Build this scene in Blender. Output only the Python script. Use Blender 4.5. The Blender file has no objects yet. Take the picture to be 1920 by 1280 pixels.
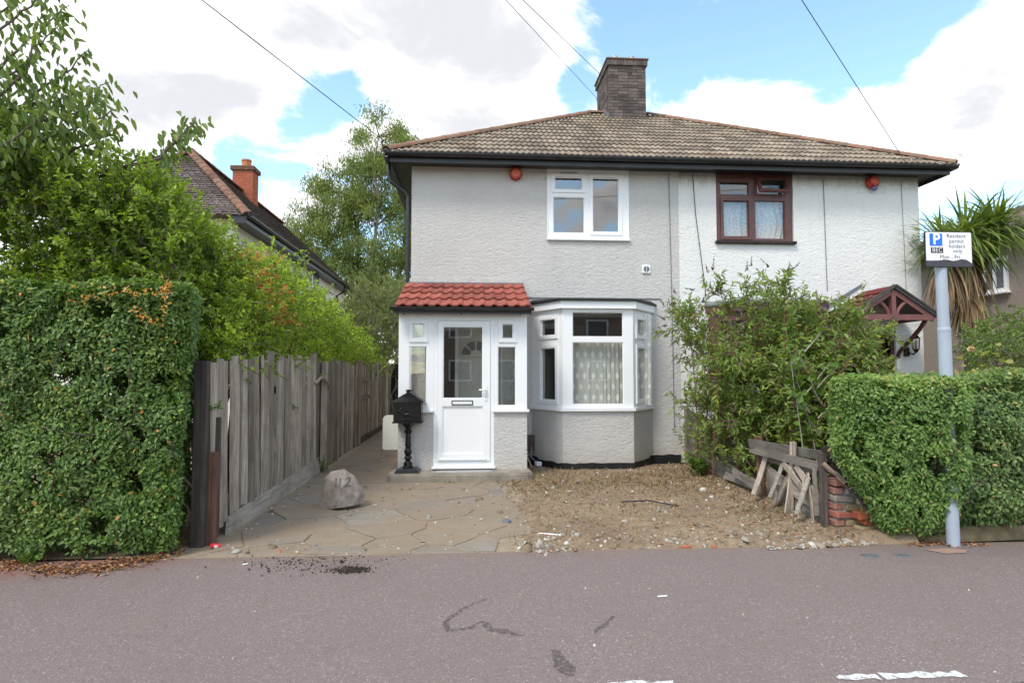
import bpy, bmesh, math, random
import numpy as np
from mathutils import Vector, Matrix, noise as mnoise

random.seed(7)
rng = np.random.default_rng(11)
R = math.radians
scene = bpy.context.scene
COL = scene.collection

# ------------------------------------------------------------------ camera
CAM_H, FPX, YAW, PITCH = 1.5, 1150.0, R(3.9), math.atan(58 / 1150.0)
cd = bpy.data.cameras.new('camera')
cam = bpy.data.objects.new('camera', cd)
COL.objects.link(cam)
cam.location = (0, 0, CAM_H)
cam.rotation_euler = (math.pi / 2 + PITCH, 0, -YAW)
cd.sensor_width = 36.0
cd.lens = 36.0 * FPX / 1920.0
cd.clip_start = 0.05
cd.clip_end = 3000
scene.camera = cam
scene.render.resolution_x, scene.render.resolution_y = 1024, 682

FWD = Vector((math.sin(YAW) * math.cos(PITCH), math.cos(YAW) * math.cos(PITCH), math.sin(PITCH)))
RGT = Vector((math.cos(YAW), -math.sin(YAW), 0))
UPV = RGT.cross(FWD)


def ray(x, y):
    return FWD * FPX + RGT * (x - 960) + UPV * (640 - y)


def on_y(x, y, Y):
    d = ray(x, y)
    return Vector((0, 0, CAM_H)) + d * (Y / d.y)


def on_x(x, y, X):
    d = ray(x, y)
    return Vector((0, 0, CAM_H)) + d * (X / d.x)


def on_z(x, y, Z=0.0):
    d = ray(x, y)
    return Vector((0, 0, CAM_H)) + d * ((Z - CAM_H) / d.z)


# ------------------------------------------------------------------ light
SUN_DIR = Vector((-0.55, -0.64, 1.10)).normalized()      # towards the sun
sl = bpy.data.lights.new('sun', 'SUN')
sl.energy = 1.45
sl.angle = R(15)
sl.color = (1.0, 0.93, 0.82)
so = bpy.data.objects.new('sun', sl)
COL.objects.link(so)
so.rotation_euler = (-SUN_DIR).to_track_quat('-Z', 'Y').to_euler()
so.location = (0, 0, 30)

scene.view_settings.view_transform = 'Standard'
scene.view_settings.look = 'None'
scene.view_settings.gamma = 1.0
scene.view_settings.use_curve_mapping = False
scene.view_settings.exposure = 0.90

w = bpy.data.worlds.new('World')
scene.world = w
w.use_nodes = True
nt = w.node_tree
nt.nodes.clear()


class NG:
    """tiny helper for wiring nodes"""
    def __init__(self, tree):
        self.t = tree

    def n(self, kind, **kw):
        nd = self.t.nodes.new(kind)
        for k, v in kw.items():
            setattr(nd, k, v)
        return nd

    def link(self, a, b):
        self.t.links.new(a, b)

    def setin(self, nd, i, v):
        if hasattr(v, 'is_linked') or isinstance(v, bpy.types.NodeSocket):
            self.link(v, nd.inputs[i])
        else:
            nd.inputs[i].default_value = v

    def math(self, op, a, b=0.0, c=None, clamp=False):
        nd = self.n('ShaderNodeMath', operation=op, use_clamp=clamp)
        self.setin(nd, 0, a)
        self.setin(nd, 1, b)
        if c is not None:
            self.setin(nd, 2, c)
        return nd.outputs[0]

    def vmath(self, op, a, b=None):
        nd = self.n('ShaderNodeVectorMath', operation=op)
        self.setin(nd, 0, a)
        if b is not None:
            self.setin(nd, 1, b)
        return nd

    def noise(self, vec, scale, detail=4.0, rough=0.55, dist=0.0):
        nd = self.n('ShaderNodeTexNoise')
        if vec is not None:
            self.link(vec, nd.inputs['Vector'])
        nd.inputs['Scale'].default_value = scale
        nd.inputs['Detail'].default_value = detail
        nd.inputs['Roughness'].default_value = rough
        nd.inputs['Distortion'].default_value = dist
        return nd.outputs['Fac']

    def ramp(self, fac, stops, interp='LINEAR'):
        nd = self.n('ShaderNodeValToRGB')
        cr = nd.color_ramp
        cr.interpolation = interp
        while len(cr.elements) < len(stops):
            cr.elements.new(0.5)
        for e, (p, c) in zip(cr.elements, stops):
            e.position = p
            if not hasattr(c, '__len__'):
                c = (c, c, c)
            e.color = (c[0], c[1], c[2], 1)
        self.link(fac, nd.inputs['Fac'])
        return nd.outputs['Color']

    def mix(self, fac, a, b, blend='MIX'):
        nd = self.n('ShaderNodeMix', data_type='RGBA', blend_type=blend)
        self.setin(nd, 0, fac)
        for i, v in ((6, a), (7, b)):
            if isinstance(v, bpy.types.NodeSocket):
                self.link(v, nd.inputs[i])
            else:
                nd.inputs[i].default_value = (v[0], v[1], v[2], 1)
        return nd.outputs[2]

    def maprange(self, v, a, b, c=0.0, d=1.0, smooth=True):
        nd = self.n('ShaderNodeMapRange')
        if smooth:
            nd.interpolation_type = 'SMOOTHSTEP'
        self.setin(nd, 0, v)
        for i, x in ((1, a), (2, b), (3, c), (4, d)):
            nd.inputs[i].default_value = x
        return nd.outputs[0]


g = NG(nt)
tc = g.n('ShaderNodeTexCoord')
D = g.vmath('NORMALIZE', tc.outputs['Generated']).outputs[0]
sep = g.n('ShaderNodeSeparateXYZ')
g.link(D, sep.inputs[0])
zz = g.math('ADD', g.math('MAXIMUM', sep.outputs[2], 0.0), 0.22)
comb = g.n('ShaderNodeCombineXYZ')
g.link(g.math('DIVIDE', sep.outputs[0], zz), comb.inputs[0])
g.link(g.math('DIVIDE', sep.outputs[1], zz), comb.inputs[1])
comb.inputs[2].default_value = 3.7
cl1 = g.noise(comb.outputs[0], 3.0, 10.0, 0.60, 0.35)
cl2 = g.noise(comb.outputs[0], 1.2, 3.0, 0.5, 0.0)


def blob(px, py, rad_deg, amp):
    d = ray(px, py).normalized()
    dot = g.vmath('DOT_PRODUCT', D, tuple(d)).outputs['Value']
    c = math.cos(R(rad_deg))
    return g.maprange(dot, c, 1.0, 0.0, amp)


# clear gaps and cloud banks of the afternoon sky
bias = None
for px, py, r, a in [(1330, 20, 10, -0.24), (1580, 50, 9, -0.22), (1780, 60, 7, -0.16), (1110, 110, 5, -0.12), (590, 185, 5, -0.36), (700, 165, 4, -0.26),
                     (480, 318, 6, -0.42), (1080, 180, 3, -0.12), (1250, 130, 4, -0.10), (1790, 400, 6, -0.22),
                     (1560, 150, 3.5, -0.14), (1680, 110, 3.5, -0.12), (1290, 150, 4.5, 0.14), (250, 120, 20, 0.26), (800, 60, 13, 0.22), (760, 250, 7, 0.14),
                     (1480, 210, 7, 0.16), (1720, 240, 8, 0.20), (1860, 130, 5, 0.12), (500, 400, 4, 0.2), (950, 190, 6, 0.14)]:
    b = blob(px, py, r, a)
    bias = b if bias is None else g.math('ADD', bias, b)
dens = g.math('ADD', g.math('ADD', g.math('MULTIPLY_ADD', cl1, 1.45, -0.225), g.math('MULTIPLY', cl2, 0.35)), bias)
mask = g.maprange(dens, 0.56, 0.77)
shade = g.noise(comb.outputs[0], 1.5, 7.0, 0.55, 0.3)
thick = g.maprange(g.math('ADD', g.math('MULTIPLY', dens, 0.6), g.math('MULTIPLY', shade, 0.4)), 0.60, 0.90)
ccol = g.mix(thick, (8.3, 8.25, 8.2), (4.55, 4.6, 4.85))
sky = g.n('ShaderNodeTexSky', sky_type='NISHITA')
sky.sun_disc = False
sky.sun_elevation = math.asin(SUN_DIR.z)
sky.sun_rotation = math.atan2(SUN_DIR.x, SUN_DIR.y)
sky.dust_density = 0.6
sky.ozone_density = 1.6
skyc = g.mix(1.0, sky.outputs[0], (2.05, 2.15, 2.0), 'MULTIPLY')
col = g.mix(mask, skyc, ccol)
bg = g.n('ShaderNodeBackground')
bg.inputs['Strength'].default_value = 0.1
g.link(col, bg.inputs['Color'])
wo = g.n('ShaderNodeOutputWorld')
g.link(bg.outputs[0], wo.inputs[0])

# ------------------------------------------------------------------ object helpers
WORLD_ORIGIN = {}


def tag(o, label=None, cat=None, group=None, kind=None):
    if label:
        o['label'] = label
    if cat:
        o['category'] = cat
    if group:
        o['group'] = group
    if kind:
        o['kind'] = kind
    return o


def empty(name, loc, label=None, cat=None, group=None):
    o = bpy.data.objects.new(name, None)
    o.empty_display_size = 0.1
    o.location = loc
    COL.objects.link(o)
    WORLD_ORIGIN[o.name] = Vector(loc)
    return tag(o, label, cat, group)


def link(name, me, parent=None, mat=None, origin=None):
    o = bpy.data.objects.new(name, me)
    COL.objects.link(o)
    if mat and not me.materials:
        me.materials.append(mat)
    if parent:
        o.parent = parent
        WORLD_ORIGIN[o.name] = WORLD_ORIGIN[parent.name]
    else:
        WORLD_ORIGIN[o.name] = Vector(origin or (0, 0, 0))
        o.location = WORLD_ORIGIN[o.name]
    return o


class MB:
    """collects shapes in world metres, builds one mesh object"""
    def __init__(self):
        self.v, self.f = [], []

    def add(self, vs, fs):
        k = len(self.v)
        self.v += [tuple(p) for p in vs]
        self.f += [tuple(i + k for i in f) for f in fs]
        return self

    def box(self, x0, x1, y0, y1, z0, z1, M=None):
        vs = [Vector(p) for p in ((x0, y0, z0), (x1, y0, z0), (x1, y1, z0), (x0, y1, z0), (x0, y0, z1), (x1, y0, z1), (x1, y1, z1), (x0, y1, z1))]
        if M:
            vs = [M @ p for p in vs]
        return self.add(vs, [(0, 3, 2, 1), (4, 5, 6, 7), (0, 1, 5, 4), (1, 2, 6, 5), (2, 3, 7, 6), (3, 0, 4, 7)])

    def cbox(self, x0, x1, y0, y1, z0, z1, c=0.005, M=None):
        """box with chamfered edges"""
        bm = bmesh.new()
        bmesh.ops.create_cube(bm, size=1)
        for v in bm.verts:
            v.co = Vector(((x0 + x1) / 2 + v.co.x * (x1 - x0), (y0 + y1) / 2 + v.co.y * (y1 - y0), (z0 + z1) / 2 + v.co.z * (z1 - z0)))
        bmesh.ops.bevel(bm, geom=bm.edges[:], offset=c, segments=1, affect='EDGES')
        return self.bm(bm, M)

    def bm(self, bm, M=None):
        bm.verts.index_update()
        vs = [(M @ v.co) if M else v.co.copy() for v in bm.verts]
        self.add(vs, [tuple(v.index for v in f.verts) for f in bm.faces])
        bm.free()
        return self

    def prism(self, poly, z0, z1, M=None):
        n = len(poly)
        vs = [Vector((p[0], p[1], z0)) for p in poly] + [Vector((p[0], p[1], z1)) for p in poly]
        if M:
            vs = [M @ p for p in vs]
        return self.add(vs, [tuple(range(n))[::-1], tuple(range(n, 2 * n))] + [(i, (i + 1) % n, n + (i + 1) % n, n + i) for i in range(n)])

    def tube(self, path, rad, n=8, cap=True):
        path = [Vector(p) for p in path]
        if not hasattr(rad, '__len__'):
            rad = [rad] * len(path)
        k = len(path)
        vs = []
        ref = None
        for i, p in enumerate(path):
            t = (path[min(i + 1, k - 1)] - path[max(i - 1, 0)]).normalized()
            if ref is None:
                ref = Vector((0, 0, 1)) if abs(t.z) < 0.9 else Vector((1, 0, 0))
            a = t.cross(ref).normalized()
            b = a.cross(t).normalized()
            ref = b
            for j in range(n):
                an = 2 * math.pi * j / n
                vs.append(p + (a * math.cos(an) + b * math.sin(an)) * rad[i])
        fs = [(i * n + j, i * n + (j + 1) % n, (i + 1) * n + (j + 1) % n, (i + 1) * n + j) for i in range(k - 1) for j in range(n)]
        if cap:
            fs += [tuple(range(n))[::-1], tuple(range((k - 1) * n, k * n))]
        return self.add(vs, fs)

    def lathe(self, prof, c, n=20):
        vs = []
        for r, z in prof:
            for j in range(n):
                a = 2 * math.pi * j / n
                vs.append((c[0] + r * math.cos(a), c[1] + r * math.sin(a), c[2] + z))
        k = len(prof)
        fs = [(i * n + j, i * n + (j + 1) % n, (i + 1) * n + (j + 1) % n, (i + 1) * n + j) for i in range(k - 1) for j in range(n)]
        fs += [tuple(range(n))[::-1], tuple(range((k - 1) * n, k * n))]
        return self.add(vs, fs)

    def holes(self, u0, u1, v0, v1, openings, d0, d1, M):
        """a sheet u by v of depth d0..d1 with rectangular openings; M maps (u, d, v)"""
        us = sorted({u0, u1} | {a for o in openings for a in o[:2] if u0 < a < u1})
        vs_ = sorted({v0, v1} | {a for o in openings for a in o[2:] if v0 < a < v1})

        def solid(i, j):
            if i < 0 or j < 0 or i >= len(us) - 1 or j >= len(vs_) - 1:
                return False
            cu, cv = (us[i] + us[i + 1]) / 2, (vs_[j] + vs_[j + 1]) / 2
            return not any(o[0] < cu < o[1] and o[2] < cv < o[3] for o in openings)
        for i in range(len(us) - 1):
            for j in range(len(vs_) - 1):
                if not solid(i, j):
                    continue
                a, b, c, d = us[i], us[i + 1], vs_[j], vs_[j + 1]
                P = [M @ Vector(p) for p in ((a, d0, c), (b, d0, c), (b, d0, d), (a, d0, d), (a, d1, c), (b, d1, c), (b, d1, d), (a, d1, d))]
                fs = [(0, 1, 2, 3), (7, 6, 5, 4)]
                if not solid(i - 1, j):
                    fs.append((0, 3, 7, 4))
                if not solid(i + 1, j):
                    fs.append((1, 5, 6, 2))
                if not solid(i, j - 1):
                    fs.append((0, 4, 5, 1))
                if not solid(i, j + 1):
                    fs.append((3, 2, 6, 7))
                self.add(P, fs)
        return self

    def mesh(self, name, smooth=False, sub=(0, 0, 0)):
        me = bpy.data.meshes.new(name)
        s = Vector(sub)
        me.from_pydata([Vector(p) - s for p in self.v], [], self.f)
        if smooth:
            me.polygons.foreach_set('use_smooth', [True] * len(me.polygons))
        me.update()
        return me

    def build(self, name, mat, parent=None, smooth=False, origin=None):
        o0 = WORLD_ORIGIN[parent.name] if parent else Vector(origin or (0, 0, 0))
        return link(name, self.mesh(name, smooth, o0), parent, mat, origin)


ID = Matrix.Identity(4)


def face_matrix(p0, p1, outward=None):
    """(u, d, v) -> world: u runs p0 to p1, v up, d into the wall (away from the viewer)"""
    u = (Vector((p1[0], p1[1], 0)) - Vector((p0[0], p0[1], 0)))
    L = u.length
    u.normalize()
    d = Vector((-u.y, u.x, 0))
    M = Matrix(((u.x, d.x, 0, p0[0]), (u.y, d.y, 0, p0[1]), (0, 0, 1, 0), (0, 0, 0, 1)))
    return M, L


# ------------------------------------------------------------------ materials
def material(name, rough=0.8, metal=0.0, spec=0.3):
    m = bpy.data.materials.new(name)
    m.use_nodes = True
    t = m.node_tree
    b = t.nodes['Principled BSDF']
    b.inputs['Roughness'].default_value = rough
    b.inputs['Metallic'].default_value = metal
    b.inputs['Specular IOR Level'].default_value = spec
    return m, NG(t), b


def coords(g, kind='Object', scale=(1, 1, 1)):
    tc = g.n('ShaderNodeTexCoord')
    if scale == (1, 1, 1):
        return tc.outputs[kind]
    mp = g.n('ShaderNodeMapping')
    g.link(tc.outputs[kind], mp.inputs[0])
    mp.inputs['Scale'].default_value = scale
    return mp.outputs[0]


def bump(g, b, height, strength=0.3, dist=0.02):
    nd = g.n('ShaderNodeBump')
    nd.inputs['Strength'].default_value = strength
    nd.inputs['Distance'].default_value = dist
    g.link(height, nd.inputs['Height'])
    g.link(nd.outputs[0], b.inputs['Normal'])


def obj_random(g):
    return g.n('ShaderNodeObjectInfo').outputs['Random']


def plain(name, c, rough=0.5, var=0.06, scale=6.0, metal=0.0, spec=0.4, bmp=0.0, bscale=60):
    m, g, b = material(name, rough, metal, spec)
    co = coords(g)
    n = g.noise(co, scale, 5)
    k = g.ramp(n, [(0.25, tuple(x * (1 - var) for x in c)), (0.75, tuple(min(1, x * (1 + var)) for x in c))])
    g.link(k, b.inputs['Base Color'])
    if bmp:
        bump(g, b, g.noise(co, bscale, 3), bmp, 0.005)
    return m


def render_mat(name, c, stain=None):
    """hand-trowelled textured render"""
    m, g, b = material(name, 0.85, spec=0.25)
    co = coords(g)
    cs = coords(g, 'Object', (0.75, 1, 1.25))
    n1 = g.noise(cs, 19.0, 3.0, 0.55, 1.3)
    n2 = g.noise(cs, 52.0, 3.0, 0.55, 0.6)
    h = g.math('ADD', g.ramp(n1, [(0.3, 0.0), (0.52, 0.75), (0.7, 1.0)]), g.math('MULTIPLY', n2, 0.5))
    bump(g, b, h, 0.52, 0.017)
    big = g.noise(co, 0.9, 5.0, 0.6)
    col = g.mix(g.maprange(big, 0.35, 0.75), c, tuple(x * 0.93 for x in c))
    col = g.mix(g.maprange(n1, 0.18, 0.36, 0.10, 0.0), col, tuple(x * 0.62 for x in c))
    sp0 = g.n('ShaderNodeSeparateXYZ')
    g.link(co, sp0.inputs[0])
    streak = g.noise(coords(g, 'Object', (5.0, 5.0, 0.35)), 1.6, 5.0, 0.65)
    col = g.mix(g.maprange(streak, 0.5, 0.8, 0.0, 0.22), col, tuple(x * y for x, y in zip(c, (0.70, 0.68, 0.64))))
    foot = g.math('ADD', sp0.outputs[2], g.math('MULTIPLY', g.math('SUBTRACT', g.noise(co, 4.0, 6.0, 0.7), 0.5), 0.5))
    col = g.mix(g.maprange(foot, 0.42, 0.02, 0.0, 0.38), col, (0.40, 0.34, 0.27))
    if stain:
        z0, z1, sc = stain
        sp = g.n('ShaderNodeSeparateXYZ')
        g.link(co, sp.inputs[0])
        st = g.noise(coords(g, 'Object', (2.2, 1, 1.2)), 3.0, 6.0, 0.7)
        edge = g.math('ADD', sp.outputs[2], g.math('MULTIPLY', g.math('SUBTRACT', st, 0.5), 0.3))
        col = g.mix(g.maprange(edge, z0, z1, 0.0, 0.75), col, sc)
    g.link(col, b.inputs['Base Color'])
    return m


def leaf_mat(name, stops, rough=0.42, trans=0.3):
    m, g, b = material(name, rough + .03, spec=0.4)
    at = g.n('ShaderNodeAttribute')
    at.attribute_name = 'tint'
    col = g.ramp(at.outputs['Fac'], stops)
    g.link(col, b.inputs['Base Color'])
    tr = g.n('ShaderNodeBsdfTranslucent')
    g.link(g.mix(1.0, col, (1.25, 1.3, 0.6), 'MULTIPLY'), tr.inputs['Color'])
    mx = g.n('ShaderNodeMixShader')
    mx.inputs[0].default_value = trans
    out = m.node_tree.nodes['Material Output']
    g.link(b.outputs[0], mx.inputs[1])
    g.link(tr.outputs[0], mx.inputs[2])
    g.link(mx.outputs[0], out.inputs[0])
    return m


def glass_mat(name, ior=1.75, tint=(0.93, 0.96, 0.95)):
    m = bpy.data.materials.new(name)
    m.use_nodes = True
    t = m.node_tree
    t.nodes.clear()
    g = NG(t)
    f0 = ((ior - 1) / (ior + 1)) ** 2
    geo = g.n('ShaderNodeNewGeometry')
    ct = g.math('ABSOLUTE', g.vmath('DOT_PRODUCT', geo.outputs['Incoming'], geo.outputs['Normal']).outputs['Value'])
    fres = g.math('ADD', g.math('MULTIPLY', g.math('POWER', g.math('SUBTRACT', 1.0, ct, clamp=True), 5.0), 1 - f0), f0)
    gl = g.n('ShaderNodeBsdfGlossy')
    gl.inputs['Roughness'].default_value = 0.004
    co = coords(g)
    nb = g.n('ShaderNodeBump')
    nb.inputs['Strength'].default_value = 0.02
    nb.inputs['Distance'].default_value = 0.02
    g.link(g.noise(co, 2.2, 1.0), nb.inputs['Height'])
    g.link(nb.outputs[0], gl.inputs['Normal'])
    tp = g.n('ShaderNodeBsdfTransparent')
    tp.inputs[0].default_value = (*tint, 1)
    mx = g.n('ShaderNodeMixShader')
    g.link(fres, mx.inputs[0])
    g.link(tp.outputs[0], mx.inputs[1])
    g.link(gl.outputs[0], mx.inputs[2])
    o = g.n('ShaderNodeOutputMaterial')
    g.link(mx.outputs[0], o.inputs[0])
    return m


def wood_mat(name, c0, c1, axis='z', rough=0.85):
    m, g, b = material(name, rough, spec=0.2)
    sc = {'z': (38, 38, 1.6), 'x': (1.6, 38, 38), 'y': (38, 1.6, 38)}[axis]
    tcn = g.n('ShaderNodeTexCoord')
    rnd = obj_random(g)
    off = g.n('ShaderNodeCombineXYZ')
    g.link(g.math('MULTIPLY', rnd, 37.0), off.inputs[0])
    g.link(g.math('MULTIPLY', rnd, 11.0), off.inputs[2])
    v = g.vmath('ADD', tcn.outputs['Object'], off.outputs[0]).outputs[0]
    mp = g.n('ShaderNodeMapping')
    mp.inputs['Scale'].default_value = sc
    g.link(v, mp.inputs[0])
    gr = g.noise(mp.outputs[0], 1.0, 6.0, 0.65, 0.4)
    big = g.noise(v, 2.3, 4.0, 0.6)
    col = g.mix(g.maprange(gr, 0.3, 0.7), c0, c1)
    col = g.mix(g.maprange(big, 0.4, 0.75, 0.0, 0.55), col, tuple(x * 0.5 for x in c0))
    hsv = g.n('ShaderNodeHueSaturation')
    g.link(col, hsv.inputs['Color'])
    g.link(g.math('ADD', g.math('MULTIPLY', rnd, 0.85), 0.52), hsv.inputs['Value'])
    g.link(hsv.outputs[0], b.inputs['Base Color'])
    bump(g, b, gr, 0.35, 0.006)
    return m


def tile_mat(name, c, lichen, dark, lo=0.8, hi=0.45):
    m, g, b = material(name, 0.85, spec=0.2)
    tcn = g.n('ShaderNodeTexCoord')
    geo = g.n('ShaderNodeNewGeometry')
    pos = geo.outputs['Position']
    rnd = obj_random(g)
    n = g.noise(pos, 7.0, 6.0, 0.7)
    n2 = g.noise(pos, 0.8, 4.0, 0.6)
    col = g.mix(g.maprange(n, 0.3, 0.7), c, dark)
    hsv = g.n('ShaderNodeHueSaturation')
    g.link(col, hsv.inputs['Color'])
    g.link(g.math('ADD', g.math('MULTIPLY', rnd, 0.6), 0.7), hsv.inputs['Value'])
    spots = g.math('MULTIPLY', g.maprange(g.noise(pos, 16.0, 5.0, 0.7), 0.52, 0.66), g.maprange(n2, hi, lo))
    col = g.mix(spots, hsv.outputs[0], lichen)
    g.link(col, b.inputs['Base Color'])
    bump(g, b, g.noise(pos, 90.0, 3.0), 0.25, 0.004)
    return m


def brick_mat(name, c0, c1, moss=(0.16, 0.15, 0.09)):
    m, g, b = material(name, 0.9, spec=0.15)
    geo = g.n('ShaderNodeNewGeometry').outputs['Position']
    rnd = obj_random(g)
    col = g.mix(rnd, c0, c1)
    n = g.noise(geo, 22.0, 5.0, 0.7)
    col = g.mix(g.maprange(n, 0.35, 0.75, 0.0, 0.6), col, tuple(x * 0.55 for x in c0))
    col = g.mix(g.maprange(g.noise(geo, 3.0, 5.0, 0.7), 0.52, 0.72, 0.0, 0.6), col, moss)
    g.link(col, b.inputs['Base Color'])
    bump(g, b, n, 0.4, 0.006)
    return m


M = {}
M['grey_render'] = render_mat('grey textured render', (0.555, 0.54, 0.52))
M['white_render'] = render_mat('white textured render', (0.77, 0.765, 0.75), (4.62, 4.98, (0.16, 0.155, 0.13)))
M['cream_render'] = render_mat('cream render', (0.74, 0.71, 0.62))
M['pebble'] = plain('brown pebbledash', (0.30, 0.25, 0.21), 0.95, 0.28, 45, bmp=0.9, bscale=70)
M['upvc'] = plain('white plastic frame', (0.83, 0.84, 0.85), 0.32, 0.02, 3, spec=0.5)
M['mahogany'] = plain('mahogany brown frame', (0.115, 0.048, 0.042), 0.38, 0.25, 9, spec=0.45)
M['maroon'] = plain('maroon painted timber', (0.19, 0.075, 0.07), 0.55, 0.2, 8, bmp=0.15)
M['black_plastic'] = plain('black gutter plastic', (0.022, 0.022, 0.024), 0.38, 0.3, 5, spec=0.5)
M['black_paint'] = plain('black bitumen paint', (0.012, 0.013, 0.014), 0.55, 0.4, 9, bmp=0.3)
M['iron'] = plain('black cast iron', (0.007, 0.007, 0.008), 0.2, 0.4, 16, spec=0.35, bmp=0.12, bscale=90)
M['lead'] = plain('grey lead flashing', (0.16, 0.17, 0.19), 0.5, 0.3, 7)
M['glass'] = glass_mat('window glass', 2.4)
M['upper_glass'] = glass_mat('sky facing window glass', 3.1)
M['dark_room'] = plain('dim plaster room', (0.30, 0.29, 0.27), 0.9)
M['inner_door'] = plain('cream white inner door', (0.74, 0.73, 0.66), 0.5, 0.03)
M['cream_box'] = plain('cream fibre plastic', (0.72, 0.71, 0.63), 0.5, 0.05, 4)
M['red_plastic'] = plain('faded red plastic', (0.42, 0.048, 0.030), 0.5, 0.2, 20)
M['pale_red'] = plain('sun bleached red plastic', (0.62, 0.14, 0.085), 0.55, 0.15, 20)
M['blue_lens'] = plain('smoky blue lens', (0.13, 0.14, 0.28), 0.2, 0.1)
M['steel'] = plain('galvanised steel', (0.5, 0.5, 0.5), 0.35, 0.15, 12, metal=0.7)
M['pole_paint'] = plain('pale blue grey pole paint', (0.36, 0.41, 0.48), 0.5, 0.10, 3.5)
M['sign_white'] = plain('white sign face', (0.84, 0.84, 0.86), 0.4, 0.03)
M['sign_black'] = plain('black sign ink', (0.014, 0.014, 0.017), 0.45, 0.2)
M['sign_dark'] = plain('dark grey bare sign backing', (0.055, 0.055, 0.062), 0.5, 0.3, 18)
M['sign_blue'] = plain('blue sign ink', (0.012, 0.17, 0.72), 0.4, 0.03)
M['wire'] = plain('black cable', (0.02, 0.02, 0.022), 0.6)
M['roof_tile'] = tile_mat('weathered concrete roof tile', (0.30, 0.245, 0.185), (0.34, 0.20, 0.055), (0.165, 0.135, 0.105))
M['hip_tile'] = tile_mat('mossy red hip tile', (0.25, 0.11, 0.075), (0.24, 0.20, 0.12), (0.17, 0.13, 0.09), 0.55, 0.3)
M['red_tile'] = tile_mat('terracotta porch tile', (0.335, 0.098, 0.070), (0.33, 0.14, 0.10), (0.225, 0.066, 0.050))
M['maroon_tile'] = tile_mat('dull red canopy tile', (0.17, 0.032, 0.028), (0.17, 0.045, 0.038), (0.11, 0.022, 0.022))
M['old_tile'] = tile_mat('dark plain clay tile', (0.15, 0.115, 0.10), (0.30, 0.28, 0.27), (0.075, 0.06, 0.055), 0.6, 0.3)
M['old_hip'] = tile_mat('brown clay hip tile', (0.22, 0.12, 0.08), (0.36, 0.15, 0.05), (0.13, 0.08, 0.06), 0.55, 0.3)
M['dark_brick'] = brick_mat('sooty brick', (0.075, 0.063, 0.060), (0.19, 0.155, 0.14), (0.19, 0.16, 0.12))
M['mortar'] = plain('pale mortar', (0.36, 0.35, 0.33), 0.95, 0.3, 14)
M['orange_brick'] = brick_mat('orange brick', (0.40, 0.12, 0.065), (0.46, 0.15, 0.085), (0.36, 0.13, 0.08))
M['pier_brick'] = brick_mat('crumbling red brick', (0.36, 0.135, 0.095), (0.30, 0.16, 0.13), (0.22, 0.19, 0.17))
M['terracotta'] = plain('terracotta pot', (0.42, 0.155, 0.075), 0.8, 0.25, 12)
M['fence_wood'] = wood_mat('silvered fence wood', (0.225, 0.183, 0.143), (0.43, 0.375, 0.315))
M['fence_wood_y'] = wood_mat('grey gravel board wood', (0.20, 0.175, 0.15), (0.34, 0.31, 0.27), 'y')
M['dark_wood'] = wood_mat('blackened post wood', (0.05, 0.042, 0.037), (0.11, 0.09, 0.078))
M['rust_wood'] = wood_mat('red brown post wood', (0.10, 0.052, 0.036), (0.20, 0.11, 0.078))
M['new_wood'] = wood_mat('split pale wood', (0.32, 0.24, 0.18), (0.46, 0.38, 0.30), 'y')
M['bark'] = plain('brown bark', (0.11, 0.085, 0.065), 0.95, 0.4, 14, bmp=0.6)
M['pale_bark'] = plain('pale eucalyptus bark', (0.26, 0.225, 0.19), 0.9, 0.45, 5, bmp=0.3)
M['red_stem'] = plain('red brown stem', (0.18, 0.085, 0.06), 0.8, 0.3, 20)
M['grey_stem'] = plain('dry grey twig', (0.33, 0.30, 0.25), 0.9, 0.3, 20)


def ground_mat():
    m, g, b = material('garden soil', 0.95, spec=0.1)
    co = coords(g)
    n = g.noise(co, 1.3, 7.0, 0.65)
    n2 = g.noise(co, 17.0, 6.0, 0.7)
    col = g.mix(g.maprange(n, 0.3, 0.7), (0.235, 0.170, 0.115), (0.33, 0.25, 0.165))
    col = g.mix(g.maprange(n2, 0.45, 0.72), col, (0.13, 0.092, 0.06))
    col = g.mix(g.maprange(g.noise(co, 60, 4, 0.7), 0.58, 0.74), col, (0.34, 0.29, 0.21))
    g.link(col, b.inputs['Base Color'])
    bump(g, b, g.math('ADD', n2, g.noise(co, 75, 4, 0.7)), 0.6, 0.02)
    return m


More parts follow.
